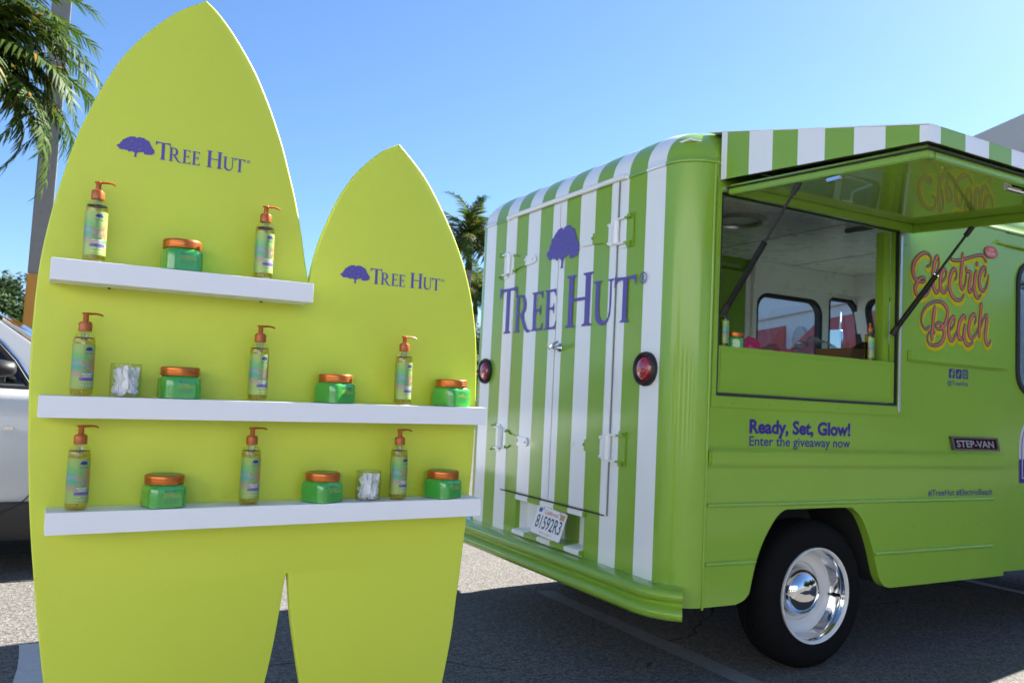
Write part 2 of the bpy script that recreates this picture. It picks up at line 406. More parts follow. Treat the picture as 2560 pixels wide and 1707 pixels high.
def put_tree(mb, x, z, s, mp, sz=None, detail=True):
    sz = sz or s; rnd = random.Random(3); out = []
    n = len(TREE)
    for i in range(n):
        a, b = Vector(TREE[i]), Vector(TREE[(i+1) % n])
        out.append(a)
        if detail and not (26 <= i <= 33):                      # leafy, scalloped outline; the trunk stays plain
            d = b-a; nn = Vector((d.y, -d.x)).normalized(); c = max(1, int(d.length/.022))
            for k in range(1, c):
                out.append(a+d*(k/c)-nn*rnd.uniform(-.006, .016)*(1 if k % 2 else -1)-nn*.006*(k % 2))
    holes = []
    if detail:
        for k in range(30):
            hx, hz = rnd.uniform(-.30, .33), rnd.uniform(.22, .50)
            if hz > .5-abs(hx)*.55: continue
            if any(abs(hx-q[0])+abs(hz-q[1]) < .075 for q in holes): continue
            holes.append((hx, hz))
    hl = []
    for hx, hz in holes:
        a = rnd.uniform(-.6, .6); l = rnd.uniform(.014, .030); w_ = l*.42
        hl.append([(hx+math.cos(a)*u-math.sin(a)*v, hz+math.sin(a)*u+math.cos(a)*v) for u, v in ((-l, 0), (0, -w_), (l, 0), (0, w_))])
    T_ = lambda l: [(x+s*a, z+sz*b) for a, b in l]
    mb.plate(T_([tuple(q) for q in out]), [T_(h) for h in hl], 0, None, mp)
# brush script "Electric Beach": centre lines in mm
EB = [[146,480,172,490,185,517,171,545,135,553,96,541,55,509,30,468,31,431,47,404,80,391,112,391,133,403,122,415,92,407,64,381,50,346,66,316,104,309,146,325,175,359,191,395],
[191,395,229,454,250,508,241,547,223,530,206,485,199,434,204,383,230,346,258,368,271,404],
[271,404,304,433,317,464,306,482,286,474,267,437,264,390,285,358,305,354,329,380,345,412],
[396,433,409,458,402,489,378,489,351,447,345,395,363,349,402,325,440,325,467,343,477,361],
[463,595,457,537,447,471,445,418,463,390,483,414,495,455,498,481],
[353,550,384,543,453,554,537,580,609,600,660,600,681,571],
[494,516,503,495,528,496,539,481,526,432,523,392,537,381,558,409,572,446],
[589,509,575,455,572,402,587,364,609,355,637,376],
[595,551,599,545],
[669,483,679,511,672,535,650,528,621,482,619,433,637,404,663,403,691,437,705,496],
[175,156,150,137,121,149,105,181,119,232,167,274,233,296,293,291,331,256,325,209,302,173,269,149,239,150,229,164,248,180,279,171,303,135,297,96,264,66,214,54,172,63,158,89,174,120,210,133,220,122],
[220,271,208,202,200,139,196,80],
[350,147,384,175,398,211,386,225,363,208,343,168,344,125,361,97,382,96,405,126,425,162],
[494,217,490,237,469,235,438,197,429,149,436,116,454,106,474,131,487,193],
[491,193,481,136,492,94,521,77,552,92,563,102],
[575,201,589,228,578,256,557,247,529,205,523,157,538,126,559,121,594,150,608,182],
[640,325,632,267,622,192,622,130],
[626,170,651,225,679,260,694,251,687,201,677,152,685,109,707,93,732,121]]
EBS = []
for l in EB:
    p = [(l[i]/1000, l[i+1]/1000) for i in range(0, len(l), 2)]
    EBS.append([(q.x, q.y) for q in spline(p, 5)])
def put_script(mb, grow, mp, step, dx=0., dz=0., minw=.0, words=(0, 18), place=None, ws=1.0):
    """ribbons along the strokes; each stroke climbs a hair so that crossings never share a plane"""
    lift = 0.
    for pts in EBS[words[0]:words[1]]:
        n = len(pts); P_ = [Vector(p) for p in pts]; L, Rr = [], []
        if place: P_ = [Vector(place(*q)) for q in P_]
        for i in range(n):
            d = (P_[min(i+1, n-1)]-P_[max(i-1, 0)]).normalized(); nn = Vector((-d.y, d.x))
            down = max(0., -d.y); u = i/(n-1)
            wd = (.0022+.0062*down+.0025*abs(d.x)*(1 if n < 60 else .6))*min(1., .35+6*min(u, 1-u))
            if n < 8: wd = .010
            wd = max(wd*ws+grow, minw)
            L.append(P_[i]+nn*wd); Rr.append(P_[i]-nn*wd)
        d0 = (P_[0]-P_[1]).normalized(); d1 = (P_[-1]-P_[-2]).normalized()
        e0 = (L[0]+Rr[0])/2+d0*(L[0]-Rr[0]).length*.45; e1 = (L[-1]+Rr[-1])/2+d1*(L[-1]-Rr[-1]).length*.45
        vs, fs = [], []
        for i in range(n):
            h = lift+step*(i/(n-1))
            vs += [mp(L[i].x+dx, L[i].y+dz, h), mp(Rr[i].x+dx, Rr[i].y+dz, h)]
            if i: fs.append((2*i-2, 2*i-1, 2*i+1, 2*i))
        k = len(vs); vs += [mp(e0.x+dx, e0.y+dz, lift), mp(e1.x+dx, e1.y+dz, lift+step)]
        fs += [(k, 1, 0), (k+1, 2*n-2, 2*n-1)]
        mb.add(vs, fs); lift += step*1.3
    return mb
# ------------------------------------------------------------------ ground
g = MB(); g.add([(-220, -220, 0), (220, -220, 0), (220, 220, 0), (-220, 220, 0)], [(0, 1, 2, 3)])
tag(g.build('parking_lot', 'asphalt', fix=False), 'aged grey asphalt parking lot with fine cracks', kind='structure')
def line_mark(x0, x1, y0, y1, seed, mat='road_paint'):
    rnd = random.Random(seed); mb = MB(); n = 60
    vs = []
    for i in range(n+1):
        y = y0+(y1-y0)*i/n; j = lambda: rnd.uniform(-.006, .006)
        vs += [(x0+j(), y, .004), (x1+j(), y+(rnd.uniform(-.02, .02) if i == n else 0), .004)]
    mb.add(vs, [(2*i, 2*i+1, 2*i+3, 2*i+2) for i in range(n)])
    return tag(mb.build('parking_line', mat, fix=False), 'white parking bay line with worn edges on the asphalt', kind='structure')
line_mark(-.075, .045, -6, 4.50, 1); line_mark(2.83, 2.95, -6, 4.72, 2, 'road_paint_shaded'); line_mark(6.33, 6.43, -6, 4.5, 3); line_mark(-2.95, -2.83, -6, 4.5, 4)
g = MB(); g.box(-80, 80, 30, 90, .0, .12)
tag(g.build('grass_verge', 'grass_ground', fix=False, smooth=False), 'green grass verge beyond the parking lot', kind='structure')
g = MB(); g.box(-80, 80, 29.75, 29.996, .0, .15)
tag(g.build('kerb', 'kerb_concrete', fix=True, smooth=False), 'pale concrete kerb along the grass verge', kind='structure')
# ------------------------------------------------------------------ surfboard stand (local: x along, y away, z up)
th, de = R(1.6), R(.7)
n_ = Vector((-math.sin(th), math.cos(th), 0)); u_ = Vector((math.cos(th), math.sin(th), 0)); z_ = Vector((0, 0, 1))
ux = u_*math.cos(de)+z_*math.sin(de); uz = z_*math.cos(de)-u_*math.sin(de)
SO = u_*.6+n_*2.3
SM = Matrix(((ux.x, n_.x, uz.x, SO.x), (ux.y, n_.y, uz.y, SO.y), (ux.z, n_.z, uz.z, SO.z), (0, 0, 0, 1)))
stand = root('display_stand', (0, 0, 0), 'lime green double surfboard display stand with three white shelves', 'display stand')
stand.matrix_world = SM
gz = lambda x: -x*math.tan(de)
A = [(-.211,2.261),(-0.242,2.284),(-0.308,2.238),(-0.370,2.173),(-0.418,2.109),(-0.452,2.049),(-0.481,1.983),(-0.506,1.916),(-0.526,1.853),(-0.547,1.765),(-0.563,1.688),(-0.575,1.614),(-0.584,1.538),(-0.588,1.462),(-0.590,1.383),(-0.5895,1.30),(-0.588,1.238),(-0.583,1.134),(-0.579,1.068),(-0.568,0.938),(-0.558,0.847),(-0.552,0.801),(-0.542,0.723),(-0.529,0.632),(-0.512,0.523),(-.491,.42),(-.462,.30),(-.425,.16),(-.385,gz(-.385))]
Bn = [(-.115,gz(-.115)),(-.055,.18),(-.012,.33),(0.017,0.450),(0.033,0.537),(0.045,0.622),(0.054,0.699),(0.059,0.735),(.0625,.735)]
Cn = [(0.066,0.716),(0.077,0.623),(0.092,0.542),(0.114,0.436),(.146,.30),(.186,.14),(.225,gz(.225))]
Dn = [(.455,gz(.455)),(.485,.12),(.523,.25),(0.553,0.375),(0.578,0.517),(0.589,0.621),(0.598,0.700),(0.607,0.798),(0.613,0.868),(0.618,0.928),(0.625,1.025),(0.629,1.133),(0.630,1.211),(0.628,1.304),(0.624,1.390),(0.618,1.448),(0.609,1.503),(0.597,1.560),(0.574,1.636),(0.543,1.711),(0.509,1.776),(0.468,1.845),(0.420,1.913),(0.367,1.967),(0.332,1.998)]
En = [(0.282,1.969),(0.238,1.927),(0.199,1.882),(0.168,1.832),(0.144,1.783),(0.122,1.726),(0.102,1.669),(0.087,1.605),(0.079,1.557),(0.077,1.553),(0.073,1.575),(0.063,1.621),(0.053,1.676),(0.040,1.733),(0.025,1.793),(0.007,1.853),(-0.014,1.920),(-0.043,1.996),(-.0725,2.062),(-0.102,2.119),(-0.136,2.171),(-0.172,2.219)]
def sm(l, n=3): return [(q.x, q.y) for q in spline(l, n)]
left = sm([(-.242,2.284)]+A[2:]); notchL = sm(Bn); notchR = sm(Cn); right = sm(Dn); e1 = sm([(0.332,1.998)]+En[:10]); e2 = sm(En[9:]+[(-.211,2.261),(-.242,2.284)])
outl = left+notchL+notchR+right+e1[1:]+e2[1:-1]
sp_ = lambda a, b, t: V(a, t, b)
def inset(l, d):
    out = []; n = len(l)
    for i in range(n):
        a, b, c = Vector(l[i-1]), Vector(l[i]), Vector(l[(i+1) % n])
        n1 = (b-a).normalized(); n2 = (c-b).normalized(); nn = Vector((-n1.y-n2.y, n1.x+n2.x))
        out.append(tuple(b+nn.normalized()*d) if nn.length > .2 else tuple(b))
    return out
lev = [(.0065, 0), (.0032, .0008), (.0010, .0028), (0, .0065), (0, .022)]
bd = MB(); n0 = len(outl)
bd.plate(inset(outl, .0065), [], 0, None, sp_)
for (d0, y0), (d1, y1) in zip(lev[:-1], lev[1:]):
    A_, B_ = inset(outl, d0), inset(outl, d1)
    bd.add([V(p[0], y0, p[1]) for p in A_]+[V(p[0], y1, p[1]) for p in B_], [(i, (i+1) % n0, n0+(i+1) % n0, n0+i) for i in range(n0)])
bd.plate(outl, [], .022, None, sp_)
board = bd.build('board', 'lime_board', stand, local=True, ang=24)
bk = MB(); bk.box(-.36, .40, .022, .06, gz(0)+.02, .10); bk.box(-.33, -.29, .022, .05, .10, 1.5); bk.box(.33, .37, .022, .05, .10, 1.5)
bk.box(-.33, -.29, .06, .62, .02, .06); bk.box(.33, .37, .06, .62, .008, .06)
bk.add([(-.33, .05, .9), (-.29, .05, .9), (-.29, .60, .06), (-.33, .60, .06), (-.33, .05, .86), (-.29, .05, .86), (-.29, .56, .06), (-.33, .56, .06)], [(0, 1, 2, 3), (4, 7, 6, 5), (0, 3, 7, 4), (1, 5, 6, 2)])
bk.build('back_brace', 'lime_edge', stand, local=True, smooth=False)
SH = {'top': (-.562, .0635, 1.484, 1.536), 'mid': (-.5665, .6135, 1.161, 1.2125), 'bot': (-.535, .6065, .8895, .941)}
for k, (x0, x1, z0, z1) in SH.items():
    mb = MB(); mb.box(x0, x1, -.1, -.0005, z0, z1)
    sh = mb.build('shelf', 'shelf_white', stand, local=True, bevel=.0012, seg=2)
for x in (-.43, -.055):
    mb = MB(); mb.lathe([(0, 1.4805), (.0035, 1.4805), (.0035, 1.484)], 10, 'Z', (x, -.012, 0)); mb.build('grub_screw', 'dark_steel', stand, local=True)
def logo(x, z, s):
    mp = lambda a, b, t: V(a, -.0012-t, b)
    mb = MB(); put_tree(mb, x, z, .0905*s, mp); mb.build('tree_emblem', 'purple', stand, local=True, smooth=False, fix=False)
    mb = MB(); put_wordmark(mb, x+.047*s, z+.004*s, .0458*s, mp); mb.build('wordmark', 'purple', stand, local=True, smooth=False, fix=False)
logo(-.390, 1.8275, 1.); logo(.213, 1.5615, 1.)

# ------------------------------------------------------------------ products
def make_bottle():
    r = root('pump_bottle', (0, 0, 0), '-', 'bottle')
    rb = .0252
    prof = [(0, .0015), (.018, .001), (.0225, 0), (.0248, .002), (rb, .006), (rb, .128), (.0246, .137), (.0225, .144), (.0185, .1495), (.0145, .153), (.0130, .1555), (.0130, .158)]
    b = MB(); b.lathe(prof, 40); body = b.build('bottle_body', 'clear_plastic', r, local=True, ang=50)
    q = MB(); ri = rb-.0014; q.lathe([(0, .004), (.020, .003), (ri, .007), (ri, .128), (.0232, .1365), (.0218, .1405), (0, .1405)], 36); q.build('oil', 'oil', r, local=True)
    q = MB(); q.lathe([(.0224, .1398), (.0226, .1408), (.021, .1412), (.0, .1411)], 36); q.build('oil_surface', 'oil_line', r, local=True)
    q = MB(); q.tube([(.002, 0, .008), (.001, 0, .09), (0, 0, .15)], .0022, 8); q.tube([(0, 0, .128), (0, 0, .157)], [.006, .0105], 14); q.build('dip_tube', 'wrap', r, local=True)
    a0, a1 = R(-90+18-100), R(-90+18+100)
    lr = rb+.0003
    q = MB(); q.lathe([(lr, .0175), (lr, .124)], 40, 'Z', (0, 0, 0), a0, a1); lab = q.build('label', 'bottle_label', r, local=True, fix=False)
    ac = R(-90+18)
    def cyl(dr): return lambda a, b_, t: V((lr+dr+t)*math.cos(ac+a/lr), (lr+dr+t)*math.sin(ac+a/lr), b_)
    q = MB(); put_tree(q, 0, .1065, .019, lambda a, b_, t: V(a, 0, b_), detail=False); q.bend(cyl(.0003), .0018); put_wordmark(q, -.0105, .1005, .0043, cyl(.0003), reg=False); q.build('emblem_print', 'purple_dark', lab, local=True, smooth=False, fix=False)
    pl = lambda x, z: (x*.052-.0185, .054+z*.062)
    for nm, mat, gr, dr, mw in (('script_halo', 'label_halo', .0004, .0003, .0007), ('script_print', 'label_script', .0, .0006, .00026)):
        q = MB(); put_script(q, gr, cyl(dr), .000004, minw=mw, ws=.035, place=pl); q.build(nm, mat, lab, local=True, smooth=False, fix=False)
    q = MB(); put_text(q, 'MOISTURIZING', -.0125, .0125, .0515, .0545, cyl(.0003), bold=.02); put_text(q, 'SHAVE OIL', -.0085, .0085, .0465, .0495, cyl(.0003), bold=.02)
    put_text(q, 'soothe + hydrate', -.012, .012, .0325, .0347, cyl(.0003)); put_text(q, '7.7 FL. OZ. (227 mL)', -.0155, .0155, .0245, .0275, cyl(.0003)); q.build('text_print', 'white_print', lab, local=True, smooth=False, fix=False)
    q = MB(); vs = []; 
    for k in range(13):
        a = -.018+.036*k/12; vs += [cyl(.0003)(a, .0375, 0), cyl(.0003)(a, .0435, 0)]
    q.add(vs, [(2*k, 2*k+2, 2*k+3, 2*k+1) for k in range(12)]); q.build('purple_band', 'purple', lab, local=True, smooth=False, fix=False)
    q = MB(); q.lathe([(.0, .1565), (.0148, .1565), (.0150, .158), (.0150, .1745), (.0143, .1765), (.0125, .177), (.0125, .1785), (.0115, .1795), (0, .1795)], 32); col = q.build('collar', 'copper_plastic', r, local=True, ang=40)
    q = MB(); q.lathe([(0, .1795), (.0062, .1795), (.0064, .181), (.0062, .196), (.0072, .1975), (.0074, .199), (.0068, .2), (0, .2)], 20)
    pth = [(-.0085, 0, .1985), (.0, 0, .1988), (.012, 0, .1995), (.022, 0, .2), (.030, 0, .1992), (.0375, 0, .1965)]
    q.tube(pth, [.0040, .0055, .0048, .0042, .0038, .0034], 10, flat=.62); q.build('pump_head', 'copper_plastic', r, local=True, ang=40)
    return r
def make_jar():
    r = root('scrub_jar', (0, 0, 0), '-', 'jar')
    def ring(h, z, rd): return [V(a, b, z) for a, b in rrect(-h, h, -h, h, rd, 7)]
    b = MB(); b.loft([ring(.030, .0005, .018), ring(.0415, 0, .022), ring(0.0462, .0022, .021), ring(.0460, .007, .021), ring(.0462, .030, .021), ring(.0460, .046, .0215), ring(.0452, .0515, .024), ring(.0435, .0555, .030), ring(.0418, .0578, .039), ring(.0415, .062, .0413)])
    b.build('jar_body', 'jar_plastic', r, local=True, ang=50)
    q = MB(); q.lathe([(.0415, .0580), (0.0467, .0582), (0.0471, .0590), (0.0471, .0640), (0.0466, .0645), (0.0471, .0650), (0.0471, .0705), (0.0466, .0710), (0.0471, .0715), (0.0470, .0775), (0.0462, .0795), (0.0450, .0803), (.0395, .0806), (.0385, .0800), (0, .0800)], 56); lid = q.build('lid', 'copper', r, local=True, ang=40)
    q = MB(); q.lathe([(0, .0803), (.0370, .0803), (.0374, .0801)], 40); q.build('lid_label', 'green_lid_label', lid, local=True, fix=False)
    mp = lambda a, b_, t: V(a, -.04645-t, b_)
    q = MB(); put_tree(q, -.011, .0405, .0075, mp, detail=False); put_wordmark(q, -.006, .0405, .0043, mp, reg=False); put_text(q, 'SHEA SUGAR SCRUB', -.013, .017, .0205, .0225, mp); put_text(q, 'NET WT. 18 OZ. (510 g)', -.013, .017, .0155, .0172, mp); q.build('text_print', 'jar_ink', r, local=True, smooth=False, fix=False)
    q = MB()
    put_script(q, .0, mp, .000003, minw=.00035, ws=.04, words=(0, 10), place=lambda x, z: (x*.036-.018, .0170+z*.036))
    put_script(q, .0, mp, .000003, minw=.00035, ws=.04, words=(10, 18), place=lambda x, z: (x*.036+.0, .0250+z*.036)); q.build('script_print', 'jar_script', r, local=True, smooth=False, fix=False)
    return r
bottle0, jar0 = make_bottle(), make_jar()
used = {'b': False, 'j': False}
def put(proto, key, Mw, label, group):
    o = proto if not used[key] else copy_tree(proto); used[key] = True
    o.matrix_world = Mw; tag(o, label, None, group); return o
def on_shelf(x, y, z, rz): return SM @ Matrix.Translation((x, y, z+.0003)) @ Matrix.Rotation(R(rz), 4, 'Z')
GB, GJ = 'copper pump bottles', 'green jars with copper lids'
for x, y, s, rz, lb in (
    (-.472, -.060, 'top', -6, 'copper-pump oil bottle on the top shelf, on the outer side of the green jar'),
    (-.066, -.060, 'top', 4, 'copper-pump oil bottle on the top shelf, between the green jar and the V-shaped gap'),
    (-.479, -.060, 'mid', 7, 'copper-pump oil bottle on the middle shelf beside the clear cup of white spatulas'),
    (-.062, -.060, 'mid', 2, 'copper-pump oil bottle on the middle shelf, under the open end of the top shelf'),
    (.353, -.060, 'mid', 8, 'copper-pump oil bottle on the middle shelf, below the smaller board logo'),
    (-.472, -.058, 'bot', 5, 'copper-pump oil bottle on the bottom shelf end with only one jar beside it'),
    (-.068, -.058, 'bot', -2, 'copper-pump oil bottle on the bottom shelf with a green jar on both sides'),
    (.353, -.058, 'bot', 6, 'copper-pump oil bottle on the bottom shelf between the clear cup and a jar')):
    put(bottle0, 'b', on_shelf(x, y, SH[s][3], rz), lb, GB)
for x, s, rz, lb in (
    (-.270, 'top', 6, 'green scrub jar with copper lid, the only jar on the top shelf'),
    (-.256, 'mid', 9, 'green scrub jar on the middle shelf beside the cup of white spatulas'),
    (.154, 'mid', 22, 'green scrub jar on the middle shelf with a pump bottle on both sides'),
    (.516, 'mid', 20, 'green scrub jar on the middle shelf end next to the van'),
    (-.277, 'bot', 12, 'green scrub jar on the bottom shelf with a pump bottle on both sides'),
    (.132, 'bot', 26, 'green scrub jar on the bottom shelf beside the cup of white spatulas'),
    (.501, 'bot', 26, 'green scrub jar on the bottom shelf end next to the van')):
    put(jar0, 'j', on_shelf(x, -.050, SH[s][3], rz), lb, GJ)
# clear cups with white spatulas
spm = MB()
vs = []; prof_ = [(0, .0050), (.006, .0082), (.014, .0086), (.022, .0058), (.036, .0046), (.050, .0046), (.060, .0038)]
ringz = []
for u, wd in prof_: ringz.append([V(-wd, -.0006, u), V(-wd*.3, -.0009, u), V(wd*.3, -.0009, u), V(wd, -.0006, u), V(wd, .0006, u), V(wd*.3, .0003, u), V(-wd*.3, .0003, u), V(-wd, .0006, u)])
spm.loft(ringz); SPM = spm.mesh('spatula', 'spatula', ang=50)
def cup(x, s, lb, which):
    base = on_shelf(x, -.052, SH[s][3], 0)
    o = root('clear_cup', (0, 0, 0), lb, 'cup', 'clear cups on the shelves'); o.matrix_world = base
    q = MB(); rc, hc = .0355, .082
    q.lathe([(0, 0), (rc-.002, 0), (rc, .002), (rc, hc-.0005), (rc-.0008, hc), (rc-.0016, hc-.0005), (rc-.0016, .004), (0, .004)], 48); q.build('cup_wall', 'clear_plastic', o, local=True, ang=40)
    q = MB(); q.lathe([(rc-.0001, hc-.001), (rc+.0003, hc-.0003), (rc-.0008, hc+.0003), (rc-.0019, hc-.0003), (rc-.0016, hc-.001)], 48); q.build('rim', 'wrap', o, local=True)
    rnd = random.Random(11 if s == 'mid' else 5)
    for k in range(58):
        def disc(r_):
            a_ = rnd.uniform(0, 2*math.pi); q_ = r_*math.sqrt(rnd.random()); return Vector((q_*math.cos(a_), q_*math.sin(a_), 0))
        c0 = disc(.027); c1 = disc(.029); d = c1-c0
        if d.length > .05: d = d*(.05/d.length)
        if k < 14: d = d.normalized()*.052; c0 = -d*.5+disc(.006)      # a few lie almost flat at the bottom
        ax = Vector((d.x, d.y, math.sqrt(max(1e-6, .058**2-d.length**2))))
        zc = rnd.uniform(.006, .012) if k < 14 else rnd.uniform(.008, .020)
        rot = ax.to_track_quat('Z', 'Y').to_matrix().to_4x4() @ Matrix.Rotation(rnd.uniform(0, 6.3), 4, 'Z')
        sp_o = inst('white_spatula', SPM); sp_o.matrix_world = base @ Matrix.Translation((c0.x, c0.y, zc)) @ rot
        tag(sp_o, 'small white plastic spatula in the clear cup on the '+which+' shelf', 'spatula', 'white spatulas in the '+which+' shelf cup')
cup(-.382, 'mid', 'clear cup of white spatulas on the middle shelf between bottle and jar', 'middle')
cup(.265, 'bot', 'clear cup of white spatulas on the bottom shelf between jar and bottle', 'bottom')
# ------------------------------------------------------------------ step van
van = root('step_van', VANO, 'green and white striped vintage step van with open serving hatch', 'van')
YS, YF, XR = 2.8375, 4.9965, 2.405
near = lambda a, b, t: V(a, YS+t, b)
far = lambda a, b, t: V(a, YF-t, b)
rear = lambda a, b, t: V(XR+t, a, b)
ARCH = [(2.759,.370),(2.809,.385),(2.841,.413),(2.852,.450),(2.878,.546),(2.918,.638),(2.976,.724),(3.019,.768),(3.063,.790),(3.099,.792),(3.499,.793),(3.539,.782),(3.591,.747),(3.644,.671),(3.690,.573),(3.728,.462),(3.755,.412),(3.787,.386),(3.825,.376)]
arch = [(q.x, q.y) for q in spline(ARCH, 3)]
side_out = [(2.56, .370)]+arch+[(4.815, .381), (4.815, 2.372), (2.56, 2.372)]
hatch = [(2.605, 1.316), (3.85, 1.316), (3.85, 2.243), (2.605, 2.243)]
def part(mb, name, mat, parent=None, **k): return mb.build(name, mat, parent or van, **k)
part(MB().plate(side_out, [hatch], 0, .045, near), 'side_panel', 'van_green', bevel=.003)
far_out = [(x, z) for x, z in side_out]
part(MB().plate(far_out, [], 0, .05, far), 'side_panel', 'van_green')
# rear corners
def corner(cy, sgn):
    mb = MB(); rings = []
    for z in (.37, 2.372):
        rings.append([V(2.56-.155*math.cos(a), cy-sgn*.155*math.sin(a), z) for a in [R(90*k/14) for k in range(15)]] +
                     [V(2.56-.12*math.cos(a), cy-sgn*.12*math.sin(a), z) for a in [R(90*k/14) for k in range(14, -1, -1)]])
    return mb.loft(rings)
part(corner(2.9925, 1), 'rear_corner', 'van_green', ang=50); part(corner(4.8415, -1), 'rear_corner', 'van_green', ang=50)
# bead along the near corner seam
part(MB().tube([(2.56, YS-.002, .362), (2.56, YS-.002, 2.372)], .006, 8), 'corner_bead', 'van_green')
# rear wall with number plate recess
part(MB().plate([(2.9925, .40), (4.8415, .40), (4.8415, 2.372), (2.9925, 2.372)], [[(3.560, .497), (4.286, .497), (4.286, .664), (3.560, .664)]], 0, .03, rear), 'rear_wall', 'rear_stripes', smooth=False)
mb = MB(); mb.add([(XR+.002, y, z) for y, z in ((3.560, .497), (4.286, .497), (4.286, .664), (3.560, .664))]+[(XR+.075, y, z) for y, z in ((3.575, .505), (4.271, .505), (4.271, .655), (3.575, .655))],
       [(4, 5, 6, 7), (0, 1, 5, 4), (1, 2, 6, 5), (2, 3, 7, 6), (3, 0, 4, 7)])
part(mb, 'plate_recess', 'rear_stripes', fix=False, smooth=False)
part(MB().box(XR-.022, XR+.03, 3.552, 4.294, .470, .4955), 'recess_sill', 'rear_stripes', bevel=.004)
part(MB().box(XR-.009, XR-.0005, 3.545, 4.30, .665, .694), 'recess_lintel', 'rear_stripes', bevel=.004)
part(MB().box(XR-.010, XR-.0005, 3.385, 4.47, .6965, .7035), 'door_sill_gap', 'rubber', smooth=False)
for y0, y1, nm in ((3.9205, 4.4215, 'left'), (3.4235, 3.9165, 'right')):
    part(MB().box(XR-.004, XR-.0004, y0, y1, .707, 2.366), 'rear_door', 'rear_stripes', bevel=.002)
for y0, y1 in ((4.4235, 4.486), (3.3625, 3.4215)):
    part(MB().box(XR-.0065, XR-.0004, y0, y1, .70, 2.376), 'door_channel', 'rear_stripes', bevel=.003)
part(MB().box(XR-.0068, XR-.0003, 3.356, 3.3615, .70, 2.376), 'door_gap', 'interior_dark', smooth=False)
part(MB().tube([(XR-.012, 4.533, 2.386), (XR-.012, 3.30, 2.386)], .014, 12), 'drip_rail', 'van_white')
# hinges
def hinge(yb, z, s):
    h = MB(); x0 = XR-.012
    pts = [(yb+s*.02, z+.062), (yb+s*.05, z+.055), (yb+s*.11, z+.030), (yb+s*.30, z+.020), (yb+s*.32, z+.004), (yb+s*.315, z-.022), (yb+s*.29, z-.030), (yb+s*.11, z-.036), (yb+s*.05, z-.060), (yb+s*.02, z-.066)]
    h.plate(pts, [], XR-.016-XR, XR-.007-XR, rear)
    hp = part(h, 'hinge', 'rear_stripes', bevel=.002)
    q = MB(); q.tube([(x0-.004, yb-s*.012, z-.060), (x0-.004, yb-s*.012, z+.060)], .017, 16); part(q, 'barrel', 'rear_stripes', hp, ang=50)
    q = MB(); q.box(XR-.008, XR-.0005, min(yb-s*.04, yb-s*.145), max(yb-s*.04, yb-s*.145), z-.085, z+.085)
    q.box(XR-.026, XR-.008, min(yb-s*.03, yb-s*.14), max(yb-s*.03, yb-s*.14), z+.058, z+.068); q.box(XR-.026, XR-.008, min(yb-s*.03, yb-s*.14), max(yb-s*.03, yb-s*.14), z-.068, z-.058)
    part(q, 'bracket', 'rear_stripes', hp, bevel=.002)
    for a, c in ((.05, .045), (.05, -.050), (.20, .0), (.295, -.005), (-.125, .072), (-.125, -.074)):
        q = MB(); q.lathe([(0, -.010), (.006, -.009), (.009, -.004), (.009, 0)], 8, 'X', (XR-.0155, yb+s*a, z+c)); part(q, 'bolt', 'rear_stripes', hp)
hinge(3.372, 2.110, 1); hinge(3.372, 1.036, 1); hinge(4.478, 2.085, -1); hinge(4.478, 1.010, -1)
# door handle
q = MB(); q.lathe([(0, -.045), (.010, -.045), (.012, -.02), (.022, -.008), (.026, -.0045)], 16, 'X', (XR, 3.868, 1.545))
q.tube([(XR-.046, 3.905, 1.540), (XR-.056, 3.87, 1.549), (XR-.062, 3.835, 1.562), (XR-.060, 3.80, 1.572)], [.010, .012, .009, .006], 10); part(q, 'door_handle', 'chrome')
# tail lights
for y in (3.091, 4.754):
    q = MB(); q.lathe([(.080, 0), (.0815, -.010), (.078, -.024), (.070, -.028), (.061, -.022), (.059, -.010)], 40, 'X', (XR, y, 1.4215)); tl = part(q, 'tail_light', 'rubber', ang=50)
    q = MB(); q.lathe([(.0605, -.012), (.057, -.021), (.045, -.028), (.025, -.033), (0, -.035)], 32, 'X', (XR, y, 1.4215)); part(q, 'lens', 'red_lens', tl, ang=60)
# number plate, hanging tilted out of its recess
PM = Matrix.Translation((XR+.0, 3.852, .660)) @ Matrix.Rotation(R(17), 4, 'Y') @ Matrix.Rotation(R(2.2), 4, 'X')
pc = lambda a, b, t: PM @ V(-.010-t, .1525-a, b-.1525)        # a 0..0.305 left to right, b 0..0.152 bottom to top
q = MB(); q.plate(rrect(0, .305, 0, .152, .012, 4), [], -.002, 0, pc); npl = part(q, 'number_plate', 'plate_white')
q = MB(); put_text(q, '81592R3', .022, .285, .036, .106, pc, bold=.012, lift=.0009); part(q, 'plate_number', 'plate_blue', npl, smooth=False, fix=False)
q = MB(); put_text(q, 'California', .085, .225, .118, .141, pc, bold=.004, shear=.3, lift=.0009); put_text(q, 'dmv.ca.gov', .085, .215, .012, .022, pc, lift=.0009); part(q, 'plate_script', 'plate_red', npl, smooth=False, fix=False)
q = MB(); q.plate([(.02, .120), (.055, .120), (.055, .144), (.02, .144)], [], .0009, None, pc); part(q, 'month_sticker', 'jar_ink', npl, smooth=False, fix=False)
q = MB(); q.plate([(.245, .112), (.29, .112), (.29, .142), (.245, .142)], [], .0009, None, pc); part(q, 'year_sticker', 'sticker_tan', npl, smooth=False, fix=False)
for a in (.065, .238):
    q = MB(); q.lathe([(0, -.007), (.005, -.006), (.007, 0)], 8, 'X'); q.xf(Matrix.Translation(pc(a, .143, .0))); part(q, 'screw', 'alu', npl)
# lettering on the rear
ml = lambda a, b, t: V(XR-.0082-t, -a, b)
q = MB(); put_wordmark(q, -4.598, 1.652, .2845, ml); part(q, 'wordmark', 'purple', smooth=False, fix=False)
q = MB(); put_tree(q, -3.876, 1.990, .345, ml, sz=.40); part(q, 'tree_emblem', 'purple', smooth=False, fix=False)
